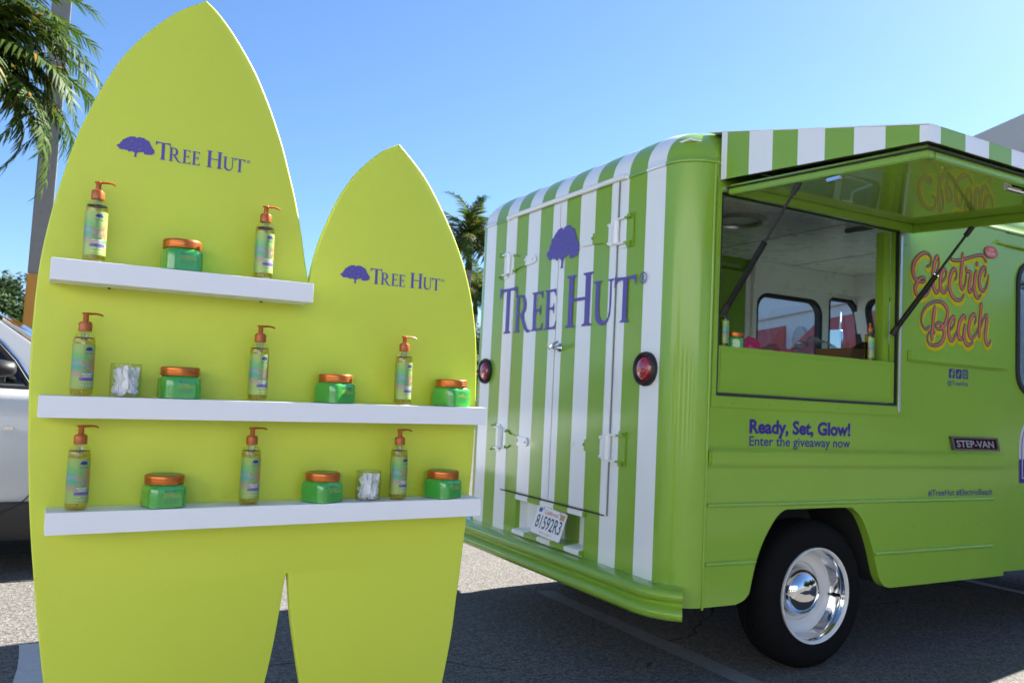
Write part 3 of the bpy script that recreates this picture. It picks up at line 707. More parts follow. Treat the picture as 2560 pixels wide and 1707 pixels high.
# bumper
bp = [(.0, .462), (.085, .466), (.112, .462), (.124, .450), (.126, .432), (.116, .418), (.100, .410), (.098, .398), (.108, .388), (.124, .380), (.130, .366), (.128, .350), (.116, .338), (.100, .334), (.094, .340), (.094, .40), (.0, .44)]
rings = []
def bring(cx, cy, a, sgn):
    d = V(-math.cos(a), -sgn*math.sin(a), 0)
    return [V(cx, cy, 0)+d*(.155+o_)+V(0, 0, z) for o_, z in bp]
for k in range(10): rings.append(bring(2.56, 4.8415, R(58*(1-k/9)), -1))
for k in range(1, 12): rings.append(bring(2.56, 4.8415+(2.9925-4.8415)*k/12, 0, 1))
for k in range(14): rings.append(bring(2.56, 2.9925, R(53*k/13), 1))
part(MB().loft(rings), 'rear_bumper', 'van_green', ang=50)
# roof shell
def rr_ring(i, z, r=.157): return [V(a, b, z) for a, b in rrect(2.403+i, 6.16-i, 2.8355+i, 4.9985-i, r, 8)]
rg = [rr_ring(0, 2.373), rr_ring(-.004, 2.374), rr_ring(-.005, 2.380), rr_ring(-.004, 2.386), rr_ring(.001, 2.389)]
rg += [rr_ring(.001+.215*(1-math.cos(R(a))), 2.389+.195*math.sin(R(a)), .157+.04*math.sin(R(a))) for a in range(9, 91, 9)]
rg += [rr_ring(.45, 2.597, .2), rr_ring(.8, 2.606, .15), rr_ring(1.0, 2.608, .05)]
mb = MB().loft(rg, True, False); nn = len(rg[0]); k0 = (len(rg)-1)*nn
mb.f.append(tuple(range(k0, k0+nn)))
part(mb, 'roof', 'rear_stripes', ang=60)
# ceiling and interior lining
part(MB().box(2.45, 6.12, 2.89, 4.94, 2.478, 2.486), 'ceiling', 'interior_white', smooth=False)
for x in (3.3, 4.35, 5.3):
    part(MB().box(x, x+.004, 2.89, 4.94, 2.4755, 2.4775), 'ceiling_seam', 'interior_dark', smooth=False)
part(MB().tube([(4.44, 3.66, 2.455), (4.46, 3.47, 2.455)], .017, 10), 'ceiling_lamp', 'interior_dark')
part(MB().tube([(4.44, 3.47, 2.458), (4.485, 3.462, 2.458)], .012, 10), 'lamp_bracket', 'chrome')
part(MB().lathe([(.19, 2.478), (.20, 2.464), (.18, 2.452), (.165, 2.455), (.16, 2.47)], 32, 'Z', (3.75, 3.95, 0)), 'ceiling_ring', 'alu')  # raised metal ring under the ceiling
part(MB().box(2.52, 6.2, 3.205, 4.629, .55, .60), 'floor', 'interior_dark', smooth=False)
for y0, y1 in ((2.886, 3.2045), (4.6295, 4.944)): part(MB().box(3.875, 6.2, y0, y1, .55, .60), 'floor', 'interior_dark', smooth=False)
part(MB().box(4.875, 4.925, 4.915, 4.945, .6, 2.478), 'door_post', 'interior_white', bevel=.004)
part(MB().box(4.88, 6.1, 4.905, 4.945, 2.295, 2.478), 'header_panel', 'interior_white', bevel=.004)
part(MB().box(6.06, 6.10, 2.89, 4.94, 2.295, 2.478), 'front_header', 'interior_white', bevel=.004)
# far side door and quarter, near side door and quarter
def window_pane(outer, mapf, t0, name='window', hole_gap=.022):
    cx = sum(p[0] for p in outer)/len(outer); cz = sum(p[1] for p in outer)/len(outer)
    def off(l, d):
        out = []; n = len(l)
        for i in range(n):
            a, b, c = Vector(l[i-1]), Vector(l[i]), Vector(l[(i+1) % n]); d1 = (c-a).normalized(); nn = Vector((d1.y, -d1.x))
            if (b+nn*.001-Vector((cx, cz))).length < (b-Vector((cx, cz))).length: nn = -nn
            out.append(tuple(b+nn*d))
        return out
    wf = part(MB().plate(off(outer, .012), [off(outer, -.018)], t0-.012, t0+.05, mapf), name, 'rubber', bevel=.004)
    part(MB().plate(off(outer, -.015), [], t0+.014, t0+.018, mapf), 'pane', 'glass', wf, smooth=False)
dwin = rrect(4.945, 5.705, 1.43, 2.215, .13, 6)
qwin = [(5.81, 1.46), (6.27, 1.46), (6.30, 1.50), (6.22, 2.12), (6.17, 2.21), (6.10, 2.265), (5.84, 2.265), (5.81, 2.24)]
for mapf, mat in ((far, 'interior_white'), (near, 'van_green')):
    q = MB().plate([(4.822, .40), (5.775, .40), (5.775, 2.372), (4.822, 2.372)], [dwin], .008, .055, mapf); d_ = part(q, 'cab_door', mat, bevel=.003)
    q = MB().plate([(5.782, .42), (6.42, .42), (6.44, 1.28), (6.16, 2.372), (5.782, 2.372)], [qwin], 0, .05, mapf); part(q, 'cab_quarter', mat, bevel=.003)
    window_pane(dwin, mapf, .008); window_pane(qwin, mapf, .0, 'quarter_window')
# outer skins of the far door in green
part(MB().plate([(4.822, .40), (5.775, .40), (5.775, 2.372), (4.822, 2.372)], [dwin], .002, .0065, far), 'door_skin', 'van_green', smooth=False)
# windscreen
fr = lambda a, b, t: V(6.44-.257*(b-1.28)+t, a, b)
ws = [rrect(2.98, 3.88, 1.42, 2.26, .10, 5), rrect(3.955, 4.855, 1.42, 2.26, .10, 5)]
part(MB().plate([(2.85, 1.26), (4.985, 1.26), (4.985, 2.372), (2.85, 2.372)], ws, -.04, 0, fr), 'windscreen_frame', 'interior_white', bevel=.003)
for l in ws: window_pane(l, lambda a, b, t: fr(a, b, -t), .0, 'windscreen')
part(MB().box(6.12, 6.17, 2.95, 4.88, 2.38, 2.52), 'front_brow', 'van_green')
# nose: hood, grille, headlights, front bumper
q = MB(); rings = []
for x, z, wd in ((6.36, 1.275, 1.02), (6.6, 1.26, 1.0), (6.95, 1.22, .97), (7.04, 1.17, .95), (7.06, 1.05, .95)):
    rings.append([V(x, 3.917-wd, .55), V(x, 3.917-wd, z-.10), V(x, 3.917-wd+.06, z-.02), V(x, 3.917-wd+.2, z), V(x, 3.917+wd-.2, z), V(x, 3.917+wd-.06, z-.02), V(x, 3.917+wd, z-.10), V(x, 3.917+wd, .55)])
part(q.loft(rings), 'hood', 'van_green', ang=50)
part(MB().box(7.05, 7.08, 3.2, 4.63, .70, 1.02), 'grille', 'dark_steel', bevel=.01)
for y in (3.08, 4.75):
    q = MB(); q.lathe([(0, .05), (.05, .045), (.085, .02), (.09, 0)], 24, 'X', (7.055, y, .9)); part(q, 'headlight', 'chrome')
part(MB().box(7.08, 7.2, 2.9, 4.93, .42, .60), 'front_bumper', 'chrome', bevel=.03)
# chassis
q = MB(); q.box(2.5, 6.9, 3.3, 3.42, .40, .55); q.box(2.5, 6.9, 4.41, 4.53, .40, .55); q.box(2.52, 6.3, 3.43, 4.40, .53, .548)
q.box(2.6, 2.7, 3.43, 4.40, .40, .525); q.box(4.1, 5.0, 3.45, 4.0, .3, .5); part(q, 'chassis', 'dark_steel', smooth=False)
q = MB(); q.tube([(3.332, 3.0, .361), (3.332, 4.83, .361)], .05, 10); q.lathe([(0, -.14), (.1, -.1), (.15, 0), (.1, .1), (0, .14)], 16, 'Y', (3.332, 3.917, .361)); q.tube([(6.1, 3.0, .361), (6.1, 4.83, .361)], .04, 10); part(q, 'axles', 'dark_steel')
for mapf in (near, far):
    q = MB(); l2 = [(x, z) for x, z in arch]
    rings = [[mapf(x, z+.012, .046) for x, z in l2], [mapf(x, z+.012, .36) for x, z in l2]]
    q.loft(rings, False, False); q.add([mapf(2.74, .36, .36), mapf(3.86, .36, .36), mapf(3.86, .81, .36), mapf(2.74, .81, .36)], [(0, 1, 2, 3)]); part(q, 'wheel_well', 'dark_steel', fix=False)
# wheels (axis along Y, outer face at y=0)
tp = [(.228, .020), (.236, .004), (.262, -.004), (.300, -.006), (.330, .006), (.350, .026), (.3585, .048), (.361, .06), (.361, .078), (.352, .080), (.352, .086), (.361, .088), (.361, .112), (.352, .114), (.352, .120), (.361, .122), (.361, .142), (.3585, .156), (.350, .180), (.330, .198), (.300, .206), (.25, .204), (.228, .19)]
TY = MB().lathe(tp, 64, 'Y').mesh('tyre', 'tyre', ang=28)
RM = MB().lathe([(.226, .02), (.2315, .008), (.2335, -.002), (.231, -.007), (.2265, -.006), (.222, .0), (.219, .008)], 64, 'Y').lathe([(.200, .085), (.193, .100), (.178, .108), (.152, .110), (.146, .112), (.143, .119), (.128, .124), (.10, .126), (0, .126)], 64, 'Y').mesh('rim', 'rim_white', ang=40)
TRm = MB().lathe([(.219, .008), (.2175, .012), (.212, .018), (.208, .04), (.205, .068), (.200, .085)], 64, 'Y').mesh('trim_ring', 'chrome', ang=50)
HC = MB().lathe([(.129, .125), (.127, .118), (.121, .112), (.120, .098), (.113, .078), (.096, .058), (.070, .045), (.037, .038), (0, .036)], 56, 'Y').mesh('hubcap', 'chrome', ang=50)
VA = MB().tube([(.185, .08, -.02), (.178, .03, -.022)], .006, 8).mesh('valve', 'rubber')
for x, y, fl in ((3.332, 2.881, 0), (3.332, 4.953, 1), (6.10, 2.90, 0), (6.10, 4.934, 1)):
    wl = inst('wheel', RM, van, Vector((x, y, .361))-VANO, (0, 0, math.pi*fl))
    inst('tyre', TY, wl); inst('trim_ring', TRm, wl); inst('hubcap', HC, wl); inst('valve', VA, wl)
# serving hatch
part(MB().plate([(2.572, 1.260), (3.928, 1.260), (3.928, 2.305), (2.572, 2.305)], [[(2.600, 1.311), (3.855, 1.311), (3.855, 2.248), (2.600, 2.248)]], -.007, -.0004, near), 'hatch_frame', 'van_green', bevel=.002)
part(MB().plate([(2.6005, 1.3115), (3.8545, 1.3115), (3.8545, 2.2475), (2.6005, 2.2475)], [[(2.609, 1.324), (3.846, 1.324), (3.846, 2.236), (2.609, 2.236)]], -.004, .012, near), 'hatch_gasket', 'rubber', smooth=False)
part(MB().box(3.8565, 3.874, YS-.012, YS-.0075, 1.28, 2.25), 'guide_strip', 'alu', bevel=.002)
dp = part(MB().box(2.612, 3.843, YS+.006, YS+.026, 1.326, 1.541), 'drop_panel', 'van_green', bevel=.003)
part(MB().plate([(2.63, 1.345), (3.825, 1.345), (3.825, 1.525), (2.63, 1.525)], [[(2.636, 1.351), (3.819, 1.351), (3.819, 1.519), (2.636, 1.519)]], .0035, .0058, near), 'panel_fold', 'van_green', dp, smooth=False)
part(MB().box(3.80, 3.849, YS+.046, YS+.10, 1.33, 2.24), 'hatch_jamb', 'van_green', bevel=.003)
part(MB().box(2.612, 4.70, YS+.047, 4.2, 1.512, 1.5405), 'counter', 'alu', bevel=.003)
part(MB().box(2.612, 4.70, 4.17, 4.19, .60, 1.511), 'counter_front', 'interior_white', smooth=False)
# mouldings, beads, rivets
part(MB().box(2.566, 4.822, YS-.024, YS-.0004, .994, 1.071), 'waist_moulding', 'van_green', bevel=.010)
part(MB().box(3.9295, 4.812, YS-.020, YS-.0004, 1.554, 1.614), 'upper_moulding', 'van_green', bevel=.009)
for x0, x1, z in ((2.570, 4.71, .819), (2.570, 2.872, .558), (3.70, 4.70, .555)):
    part(MB().tube([(x0, YS-.001, z), (x1, YS-.001, z)], .010, 10), 'side_bead', 'van_green')
part(MB().tube([(4.72, YS-.004, 2.30), (6.1, YS-.004, 2.30)], .012, 10), 'door_drip_rail', 'van_green')
q = MB()
for k in range(6): q.lathe([(0, -.014), (.005, -.012), (.007, -.007)], 6, 'Y', (2.70+k*.235, YS, 1.285))
for k in range(6): q.lathe([(0, -.006), (.006, -.004), (.008, 0)], 6, 'Y', (3.87+k*.14, YS, .685))
for k in range(9): q.lathe([(0, -.010), (.005, -.009), (.007, -.007)], 6, 'Y', (3.90, YS, 1.33+k*.105)); q.lathe([(0, -.010), (.005, -.009), (.007, -.007)], 6, 'Y', (2.585, YS, 1.33+k*.105))
tag(part(q, 'rivets', 'van_green'), kind='stuff')
# lettering on the side
mn = lambda a, b, t: V(a, YS-.0012-t, b)
q = MB(); put_text(q, 'Ready, Set, Glow!', 2.814, 3.503, 1.149, 1.209, mn, bold=.042); put_text(q, 'Enter the giveaway now', 2.816, 3.503, 1.090, 1.133, mn, bold=.014); part(q, 'slogan', 'purple_dark', smooth=False, fix=False)
q = MB(); put_text(q, '#TreeHut #ElectricBeach', 4.124, 4.70, .842, .874, mn, bold=.012); part(q, 'hashtags', 'purple_dark', smooth=False, fix=False)
q = MB(); put_text(q, '@TreeHut', 4.279, 4.467, 1.446, 1.470, mn, bold=.012); part(q, 'social_handle', 'purple_dark', smooth=False, fix=False)
x0 = 4.292; wI = .052; zI = 1.483
q = MB()
fcut = [(.62, 0), (.62, .40), (.80, .40), (.83, .56), (.62, .56), (.62, .66), (.66, .74), (.84, .74), (.84, .88), (.62, .88), (.48, .80), (.44, .68), (.44, .56), (.30, .56), (.30, .40), (.44, .40), (.44, 0)]
body = rrect(0, 1, 0, 1, .12, 3); body = [p for p in body]
# facebook tile: outline runs into the letter at its foot
fb = [(.44, 0)]+[(.12, 0)]+[(0, .12), (0, .88), (.12, 1), (.88, 1), (1, .88), (1, .12), (.88, 0), (.62, 0)]+fcut[1:-1]
q.plate([(x0+a*wI, zI+b*.053) for a, b in fb], [], 0, None, mn)
x1 = x0+.061
note = [(.52, .84), (.62, .84), (.66, .70), (.80, .62), (.80, .50), (.62, .56), (.62, .36), (.54, .22), (.40, .18), (.27, .26), (.24, .42), (.34, .54), (.46, .56), (.46, .44), (.38, .40), (.40, .32), (.47, .32), (.52, .40)]
q.plate([(x1+a*wI, zI+.001+b*.053) for a, b in rrect(0, 1, 0, 1, .15, 4)], [[(x1+a*wI, zI+.001+b*.053) for a, b in note]], 0, None, mn)
x2 = x1+.061
ig = lambda d, r_: [(x2+a*wI, zI+.002+b*.053) for a, b in rrect(d, 1-d, d, 1-d, r_, 4)]
ci = lambda r_: [(x2+(.5+r_*math.cos(2*math.pi*k/18))*wI, zI+.002+(.5+r_*math.sin(2*math.pi*k/18))*.053) for k in range(18)]
q.plate(ig(0, .22), [ig(.14, .18)], 0, None, mn); q.plate(ig(.22, .14), [ci(.24)], 0, None, mn); q.plate(ci(.13), [], 0, None, mn)
part(q, 'social_icons', 'purple_dark', smooth=False, fix=False)
EP = lambda lay: (lambda a, b, t: V(3.94+a, YS-lay-t, 1.6+b))
q = put_script(MB(), .0175, EP(.0012), .00004, .002, -.011); sc_ = part(q, 'script_halo', 'yellow_print', smooth=False, fix=False)
q = put_script(MB(), .0062, EP(.0026), .00004); part(q, 'script_outline', 'teal_print', sc_, smooth=False, fix=False)
q = put_script(MB(), -.0006, EP(.0040), .00004, minw=.0018); part(q, 'script_fill', 'pink_print', sc_, smooth=False, fix=False)
el = lambda s_: [(4.664+s_*(.066*math.cos(a)*math.cos(.0)), 2.232+s_*(.036*math.sin(a))-.06*s_*.0) for a in [2*math.pi*k/32 for k in range(32)]]
q = MB(); q.plate(el(1.), [], 0, None, EP(.0056) if False else (lambda a, b, t: V(a, YS-.0056, b))); bdg = part(q, 'badge', 'purple_dark', smooth=False, fix=False)
q = MB(); q.plate(el(.93), [], 0, None, lambda a, b, t: V(a, YS-.0064, b)); part(q, 'badge_fill', 'pink_print', bdg, smooth=False, fix=False)
q = MB(); put_text(q, 'ULTA', 4.645, 4.685, 2.238, 2.254, lambda a, b, t: V(a, YS-.0072, b), bold=.02); put_text(q, 'EXCLUSIVE', 4.626, 4.702, 2.214, 2.230, lambda a, b, t: V(a, YS-.0072, b), bold=.02); part(q, 'badge_text', 'pale_grey_print', bdg, smooth=False, fix=False)
# STEP-VAN emblem
sh_ = lambda a, b, t: V(4.296+a+(.075-b)*.32, YS-.0005-t, 1.089+b)
q = MB(); q.plate([(0, 0), (.433, 0), (.433, .075), (0, .075)], [[(.022, .010), (.412, .010), (.412, .065), (.022, .065)]], 0, .016, sh_); em = part(q, 'model_emblem', 'emblem_frame', bevel=.003)
q = MB(); q.plate([(.021, .0095), (.413, .0095), (.413, .0655), (.021, .0655)], [], .001, .006, sh_); part(q, 'emblem_field', 'emblem_red', em, smooth=False)
q = MB(); put_text(q, 'STEP-VAN', .046, .388, .0185, .0545, sh_, bold=.02, lift=.010); part(q, 'emblem_letters', 'emblem_silver', em, smooth=False, fix=False)
# arched poster on the cab door
po = lambda t0: (lambda a, b, t: V(a, YS+.008-t0-t, b))
def archp(d): 
    x0_, x1_ = 4.975+d, 5.60-d
    return [(x0_, .905+d), (x1_, .905+d), (x1_, 1.12)]+[((x0_+x1_)/2+(x1_-x0_)/2*math.cos(a), 1.12+((x1_-x0_)/2)*.78*math.sin(a)) for a in [R(180*k/20) for k in range(1, 20)]]+[(x0_, 1.12)]
q = MB().plate(archp(0), [], 0, None, po(.0012)); pst = part(q, 'arched_poster', 'pale_grey_print', smooth=False, fix=False)
q = MB().plate(archp(.022), [archp(.030)], 0, None, po(.0022)); part(q, 'poster_line', 'purple_dark', pst, smooth=False, fix=False)
q = MB().plate([(4.975, .905), (5.60, .905), (5.60, 1.043), (4.975, 1.043)], [], 0, None, po(.0032)); part(q, 'poster_foot', 'purple_dark', pst, smooth=False, fix=False)
q = MB().plate([(5.0, .93), (5.575, .93), (5.575, 1.043), (5.0, 1.043)], [[(5.008, .938), (5.567, .938), (5.567, 1.043), (5.008, 1.043)]], 0, None, po(.0042)); part(q, 'poster_foot_line', 'pale_grey_print', pst, smooth=False, fix=False)
# awning: hinged flap with frame, striped cover above it
XA0, XA1, YO = 2.585, 3.93, 1.795
zt = lambda y: 2.274+(2.524-2.274)*(y-YO)/(YS-YO); zb = lambda y: 2.218+(2.300-2.218)*(y-YO)/(YS-YO)
for xa in (XA0, XA1):
    s_ = 1 if xa == XA0 else -1
    q = MB(); dz_ = 0 if xa == XA0 else -.05
    q = MB(); q.plate([(YO, zb(YO)+dz_), (YS-.008, zb(YS)+dz_), (YS-.008, zt(YS)), (YO, zt(YO))], [], 0, .006*s_, lambda a, b, t: V(xa+t, a, b)); part(q, 'awning_side', 'awning_side_stripes', smooth=False)
part(MB().box(XA0, XA1, YO-.006, YO-.0004, zb(YO)-.002, zt(YO)), 'awning_front', 'awning_front_stripes', smooth=False)
q = MB(); q.add([(XA0, YO-.006, zt(YO)+.0005), (XA1, YO-.006, zt(YO)+.0005), (XA1, 2.93, zt(2.93)+.0005), (XA0, 2.93, zt(2.93)+.0005), (XA0, YO-.006, zt(YO)+.005), (XA1, YO-.006, zt(YO)+.005), (XA1, 2.93, zt(2.93)+.005), (XA0, 2.93, zt(2.93)+.005)], [(0, 1, 2, 3), (4, 7, 6, 5), (0, 4, 5, 1), (1, 5, 6, 2), (2, 6, 7, 3), (3, 7, 4, 0)]); part(q, 'awning_top', 'awning_front_stripes', smooth=False)
zf = lambda y: 2.198+(2.262-2.198)*(y-YO)/(YS-YO)
def slab(x0, x1, y0, y1, h0, h1):
    q = MB(); q.add([(x, y, zf(y)+h) for x in (x0, x1) for y in (y0, y1) for h in (h0, h1)], [(0, 1, 3, 2), (4, 6, 7, 5), (0, 4, 5, 1), (2, 3, 7, 6), (0, 2, 6, 4), (1, 5, 7, 3)]); return q
fl = part(slab(2.625, 3.915, YO+.03, YS-.03, .012, .018), 'flap', 'van_gloss', smooth=False)
for x0, x1, y0, y1 in ((2.618, 2.655, YO+.022, YS-.025), (3.885, 3.922, YO+.022, YS-.025), (2.6555, 3.8845, YO+.022, YO+.058), (2.6555, 3.8845, YS-.062, YS-.025)):
    part(slab(x0, x1, y0, y1, -.028, .0115), 'flap_frame', 'van_green', fl, bevel=.004)
part(slab(2.605, 3.928, YO+.008, YO+.0215, -.001, .004), 'flap_seal', 'rubber', fl, smooth=False)
part(slab(2.605, 2.6175, YO+.022, YS-.025, -.001, .004), 'flap_seal', 'rubber', fl, smooth=False)
for x0, x1, y0, y1 in ((XA0+.0065, 2.626, YO+.001, YS-.012), (2.6265, XA1-.007, YO+.001, YO+.034)):  # black strips added to block stray light and stand for the dark gap
    q = MB(); q.add([(x, y, zb(y)+h_) for x in (x0, x1) for y in (y0, y1) for h_ in (.001, .005)], [(0, 1, 3, 2), (4, 6, 7, 5), (0, 4, 5, 1), (2, 3, 7, 6), (0, 2, 6, 4), (1, 5, 7, 3)]); part(q, 'dark_gap_strip', 'rubber', smooth=False)
part(MB().tube([(2.61, YS-.012, 2.262), (3.92, YS-.012, 2.262)], .009, 10), 'hinge_rod', 'alu')
q = MB(); q.box(3.20, 3.29, YO+.07, YO+.10, zf(YO+.08)-.03, zf(YO+.08)+.008); q.tube([(3.19, YO+.085, zf(YO+.08)-.034), (3.30, YO+.085, zf(YO+.08)-.034)], .009, 8); part(q, 'flap_latch', 'chrome', fl)
q = MB(); q.box(2.628, 2.645, 2.20, 2.27, zf(2.2)-.045, zf(2.2)-.030); part(q, 'latch', 'chrome', fl, bevel=.003)
def strut(p0, p1):
    p0, p1 = Vector(p0), Vector(p1); md = p0.lerp(p1, .56)
    s_ = part(MB().tube([p0, md], .0135, 14), 'gas_strut', 'strut_black', ang=50)
    part(MB().tube([md, p1], .0065, 10), 'strut_rod', 'dark_steel', s_); part(MB().tube([p0-(p1-p0).normalized()*.02, p0+(p1-p0).normalized()*.03], .016, 12), 'strut_end', 'rubber', s_)
    part(MB().tube([p1-(p1-p0).normalized()*.045, p1+(p1-p0).normalized()*.01], .013, 12), 'strut_end', 'rubber', s_)
strut((2.625, YS-.02, 1.70), (2.638, 2.42, zf(2.42)-.034)); strut((3.80, YS-.02, 1.70), (3.902, 2.47, zf(2.47)-.034))
# west coast mirror on the far side
q = MB(); q.tube([(6.30, 5.0, 2.15), (6.36, 5.28, 2.22), (6.37, 5.30, 1.50), (6.32, 5.0, 1.45)], .009, 8)
mr = part(q, 'mirror_arm', 'chrome'); q = MB(); q.plate(rrect(-.09, .09, 1.58, 2.05, .03, 4), [], -.014, .014, lambda a, b, t: V(6.37+t, 5.36+a, b)); part(q, 'mirror', 'chrome', mr, bevel=.006)

# ------------------------------------------------------------------ things in the van
def stand_at(x, y, z, rz): return Matrix.Translation((x, y, z)) @ Matrix.Rotation(R(rz), 4, 'Z')
put(bottle0, 'b', stand_at(2.708, 2.912, 1.5408, 25), 'copper-pump oil bottle on the van counter touching the green jar', GB)
put(bottle0, 'b', stand_at(3.735, 2.915, 1.5408, 30), 'copper-pump oil bottle on the van counter in front of the cardboard box', GB)
put(jar0, 'j', stand_at(2.822, 2.965, 1.5408, 40), 'green scrub jar on the van serving counter', GJ)
cb = root('cardboard_box', (4.43, 3.58, 1.5408), 'brown cardboard box with a raised flap inside the van', 'box'); cb.rotation_euler = (0, 0, R(4))
q = MB(); q.box(-.205, .205, -.13, .13, 0, .125); q.build('carton', 'cardboard', cb, local=True, bevel=.004)
q = MB(); q.add([(-.204, -.13, .1255), (.204, -.13, .1255), (.21, -.21, .165), (-.19, -.20, .16)], [(0, 1, 2, 3)]); q.build('lid_flap', 'cardboard', cb, local=True, fix=False)
def blob(name, mat, loc, dims, seed, label, cat, extra=None):
    rnd = random.Random(seed); mb = MB(); n, m_ = 28, 14; rings = []
    for i in range(m_+1):
        ph = math.pi*i/m_; ring = []
        for k in range(n):
            a = 2*math.pi*k/n; p = V(math.sin(ph)*math.cos(a), math.sin(ph)*math.sin(a), -math.cos(ph))
            f = 1+.32*noise.noise(p*2.1+V(seed, 0, 0))+.16*noise.noise(p*6+V(seed, 4, 0))
            ring.append(V(p.x*dims[0]*f, p.y*dims[1]*f, max(-dims[2], p.z*dims[2]*f)))
        rings.append(ring)
    mb.loft(rings); o = mb.build(name, mat, at=None, ang=25); o.location = (loc[0], loc[1], loc[2]+dims[2]); return tag(o, label, cat)
blob('film_bundle', 'wrap', (4.52, 3.95, 1.5408), (.17, .13, .11), 4, 'crumpled clear plastic film bundle behind the cardboard box', 'plastic film')
blob('pink_packet', 'pink_plastic', (3.70, 3.74, 1.5408), (.07, .05, .078), 9, 'bright pink wrapped packet inside the van, taller than the roll', 'packet')
blob('clear_bag', 'wrap', (3.85, 3.70, 1.5408), (.11, .09, .06), 12, 'clear plastic bag of goods behind the pink roll in the van', 'bag')
blob('clear_bag', 'wrap', (3.98, 3.60, 1.5408), (.08, .06, .042), 15, 'low clear plastic bag between the pink roll and the cardboard box', 'bag')
q = MB(); q.tube([(-.06, 0, .042), (.06, .01, .042)], .042, 16); q.lathe([(.012, -.061), (.030, -.061)], 12, 'X', (0, 0, .042)); o = q.build('pink_roll', 'pink_plastic', ang=40); o.location = (3.73, 3.50, 1.5408); tag(o, 'small bright pink roll lying in front of the clear bags', 'roll')
# ------------------------------------------------------------------ white SUV (front towards +X, near side towards -Y)
SV = Vector((-1.05, 6.98, 0))
suv = root('parked_suv', SV, 'white SUV with black lower cladding parked behind the surfboard stand', 'car')
ST = [  # x, half-width, belt z, hood/belt top z, sill z
 (-2.35, .78, .95, 1.02, .50), (-2.25, .86, 1.05, 1.12, .42), (-1.9, .92, 1.155, 1.225, .40), (-1.0, .94, 1.155, 1.225, .40), (0., .945, 1.150, 1.19, .40), (.9, .945, 1.140, 1.18, .40), (1.25, .94, 1.10, 1.17, .40), (1.7, .925, 1.02, 1.10, .40), (2.1, .88, .92, 1.0, .42), (2.28, .78, .80, .88, .45), (2.33, .66, .66, .72, .48)]
rings = []
for x, hw, zb_, zt_, zs in ST:
    half = [(hw-.03, zs), (hw, zs+.10), (hw+.01, zb_*.72), (hw-.004, zb_-.05), (hw-.02, zb_), (hw-.06, zt_-.02), (hw-.12, zt_), (hw*.5, zt_+.015)]
    rings.append([V(SV.x+x, SV.y-a, z) for a, z in half]+[V(SV.x+x, SV.y+a, z) for a, z in reversed(half)])
MB().loft(rings).build('body', 'suv_white', suv, ang=40)
def gh(x, hw, z): return [V(SV.x+x, SV.y-hw, z), V(SV.x+x, SV.y+hw, z)]
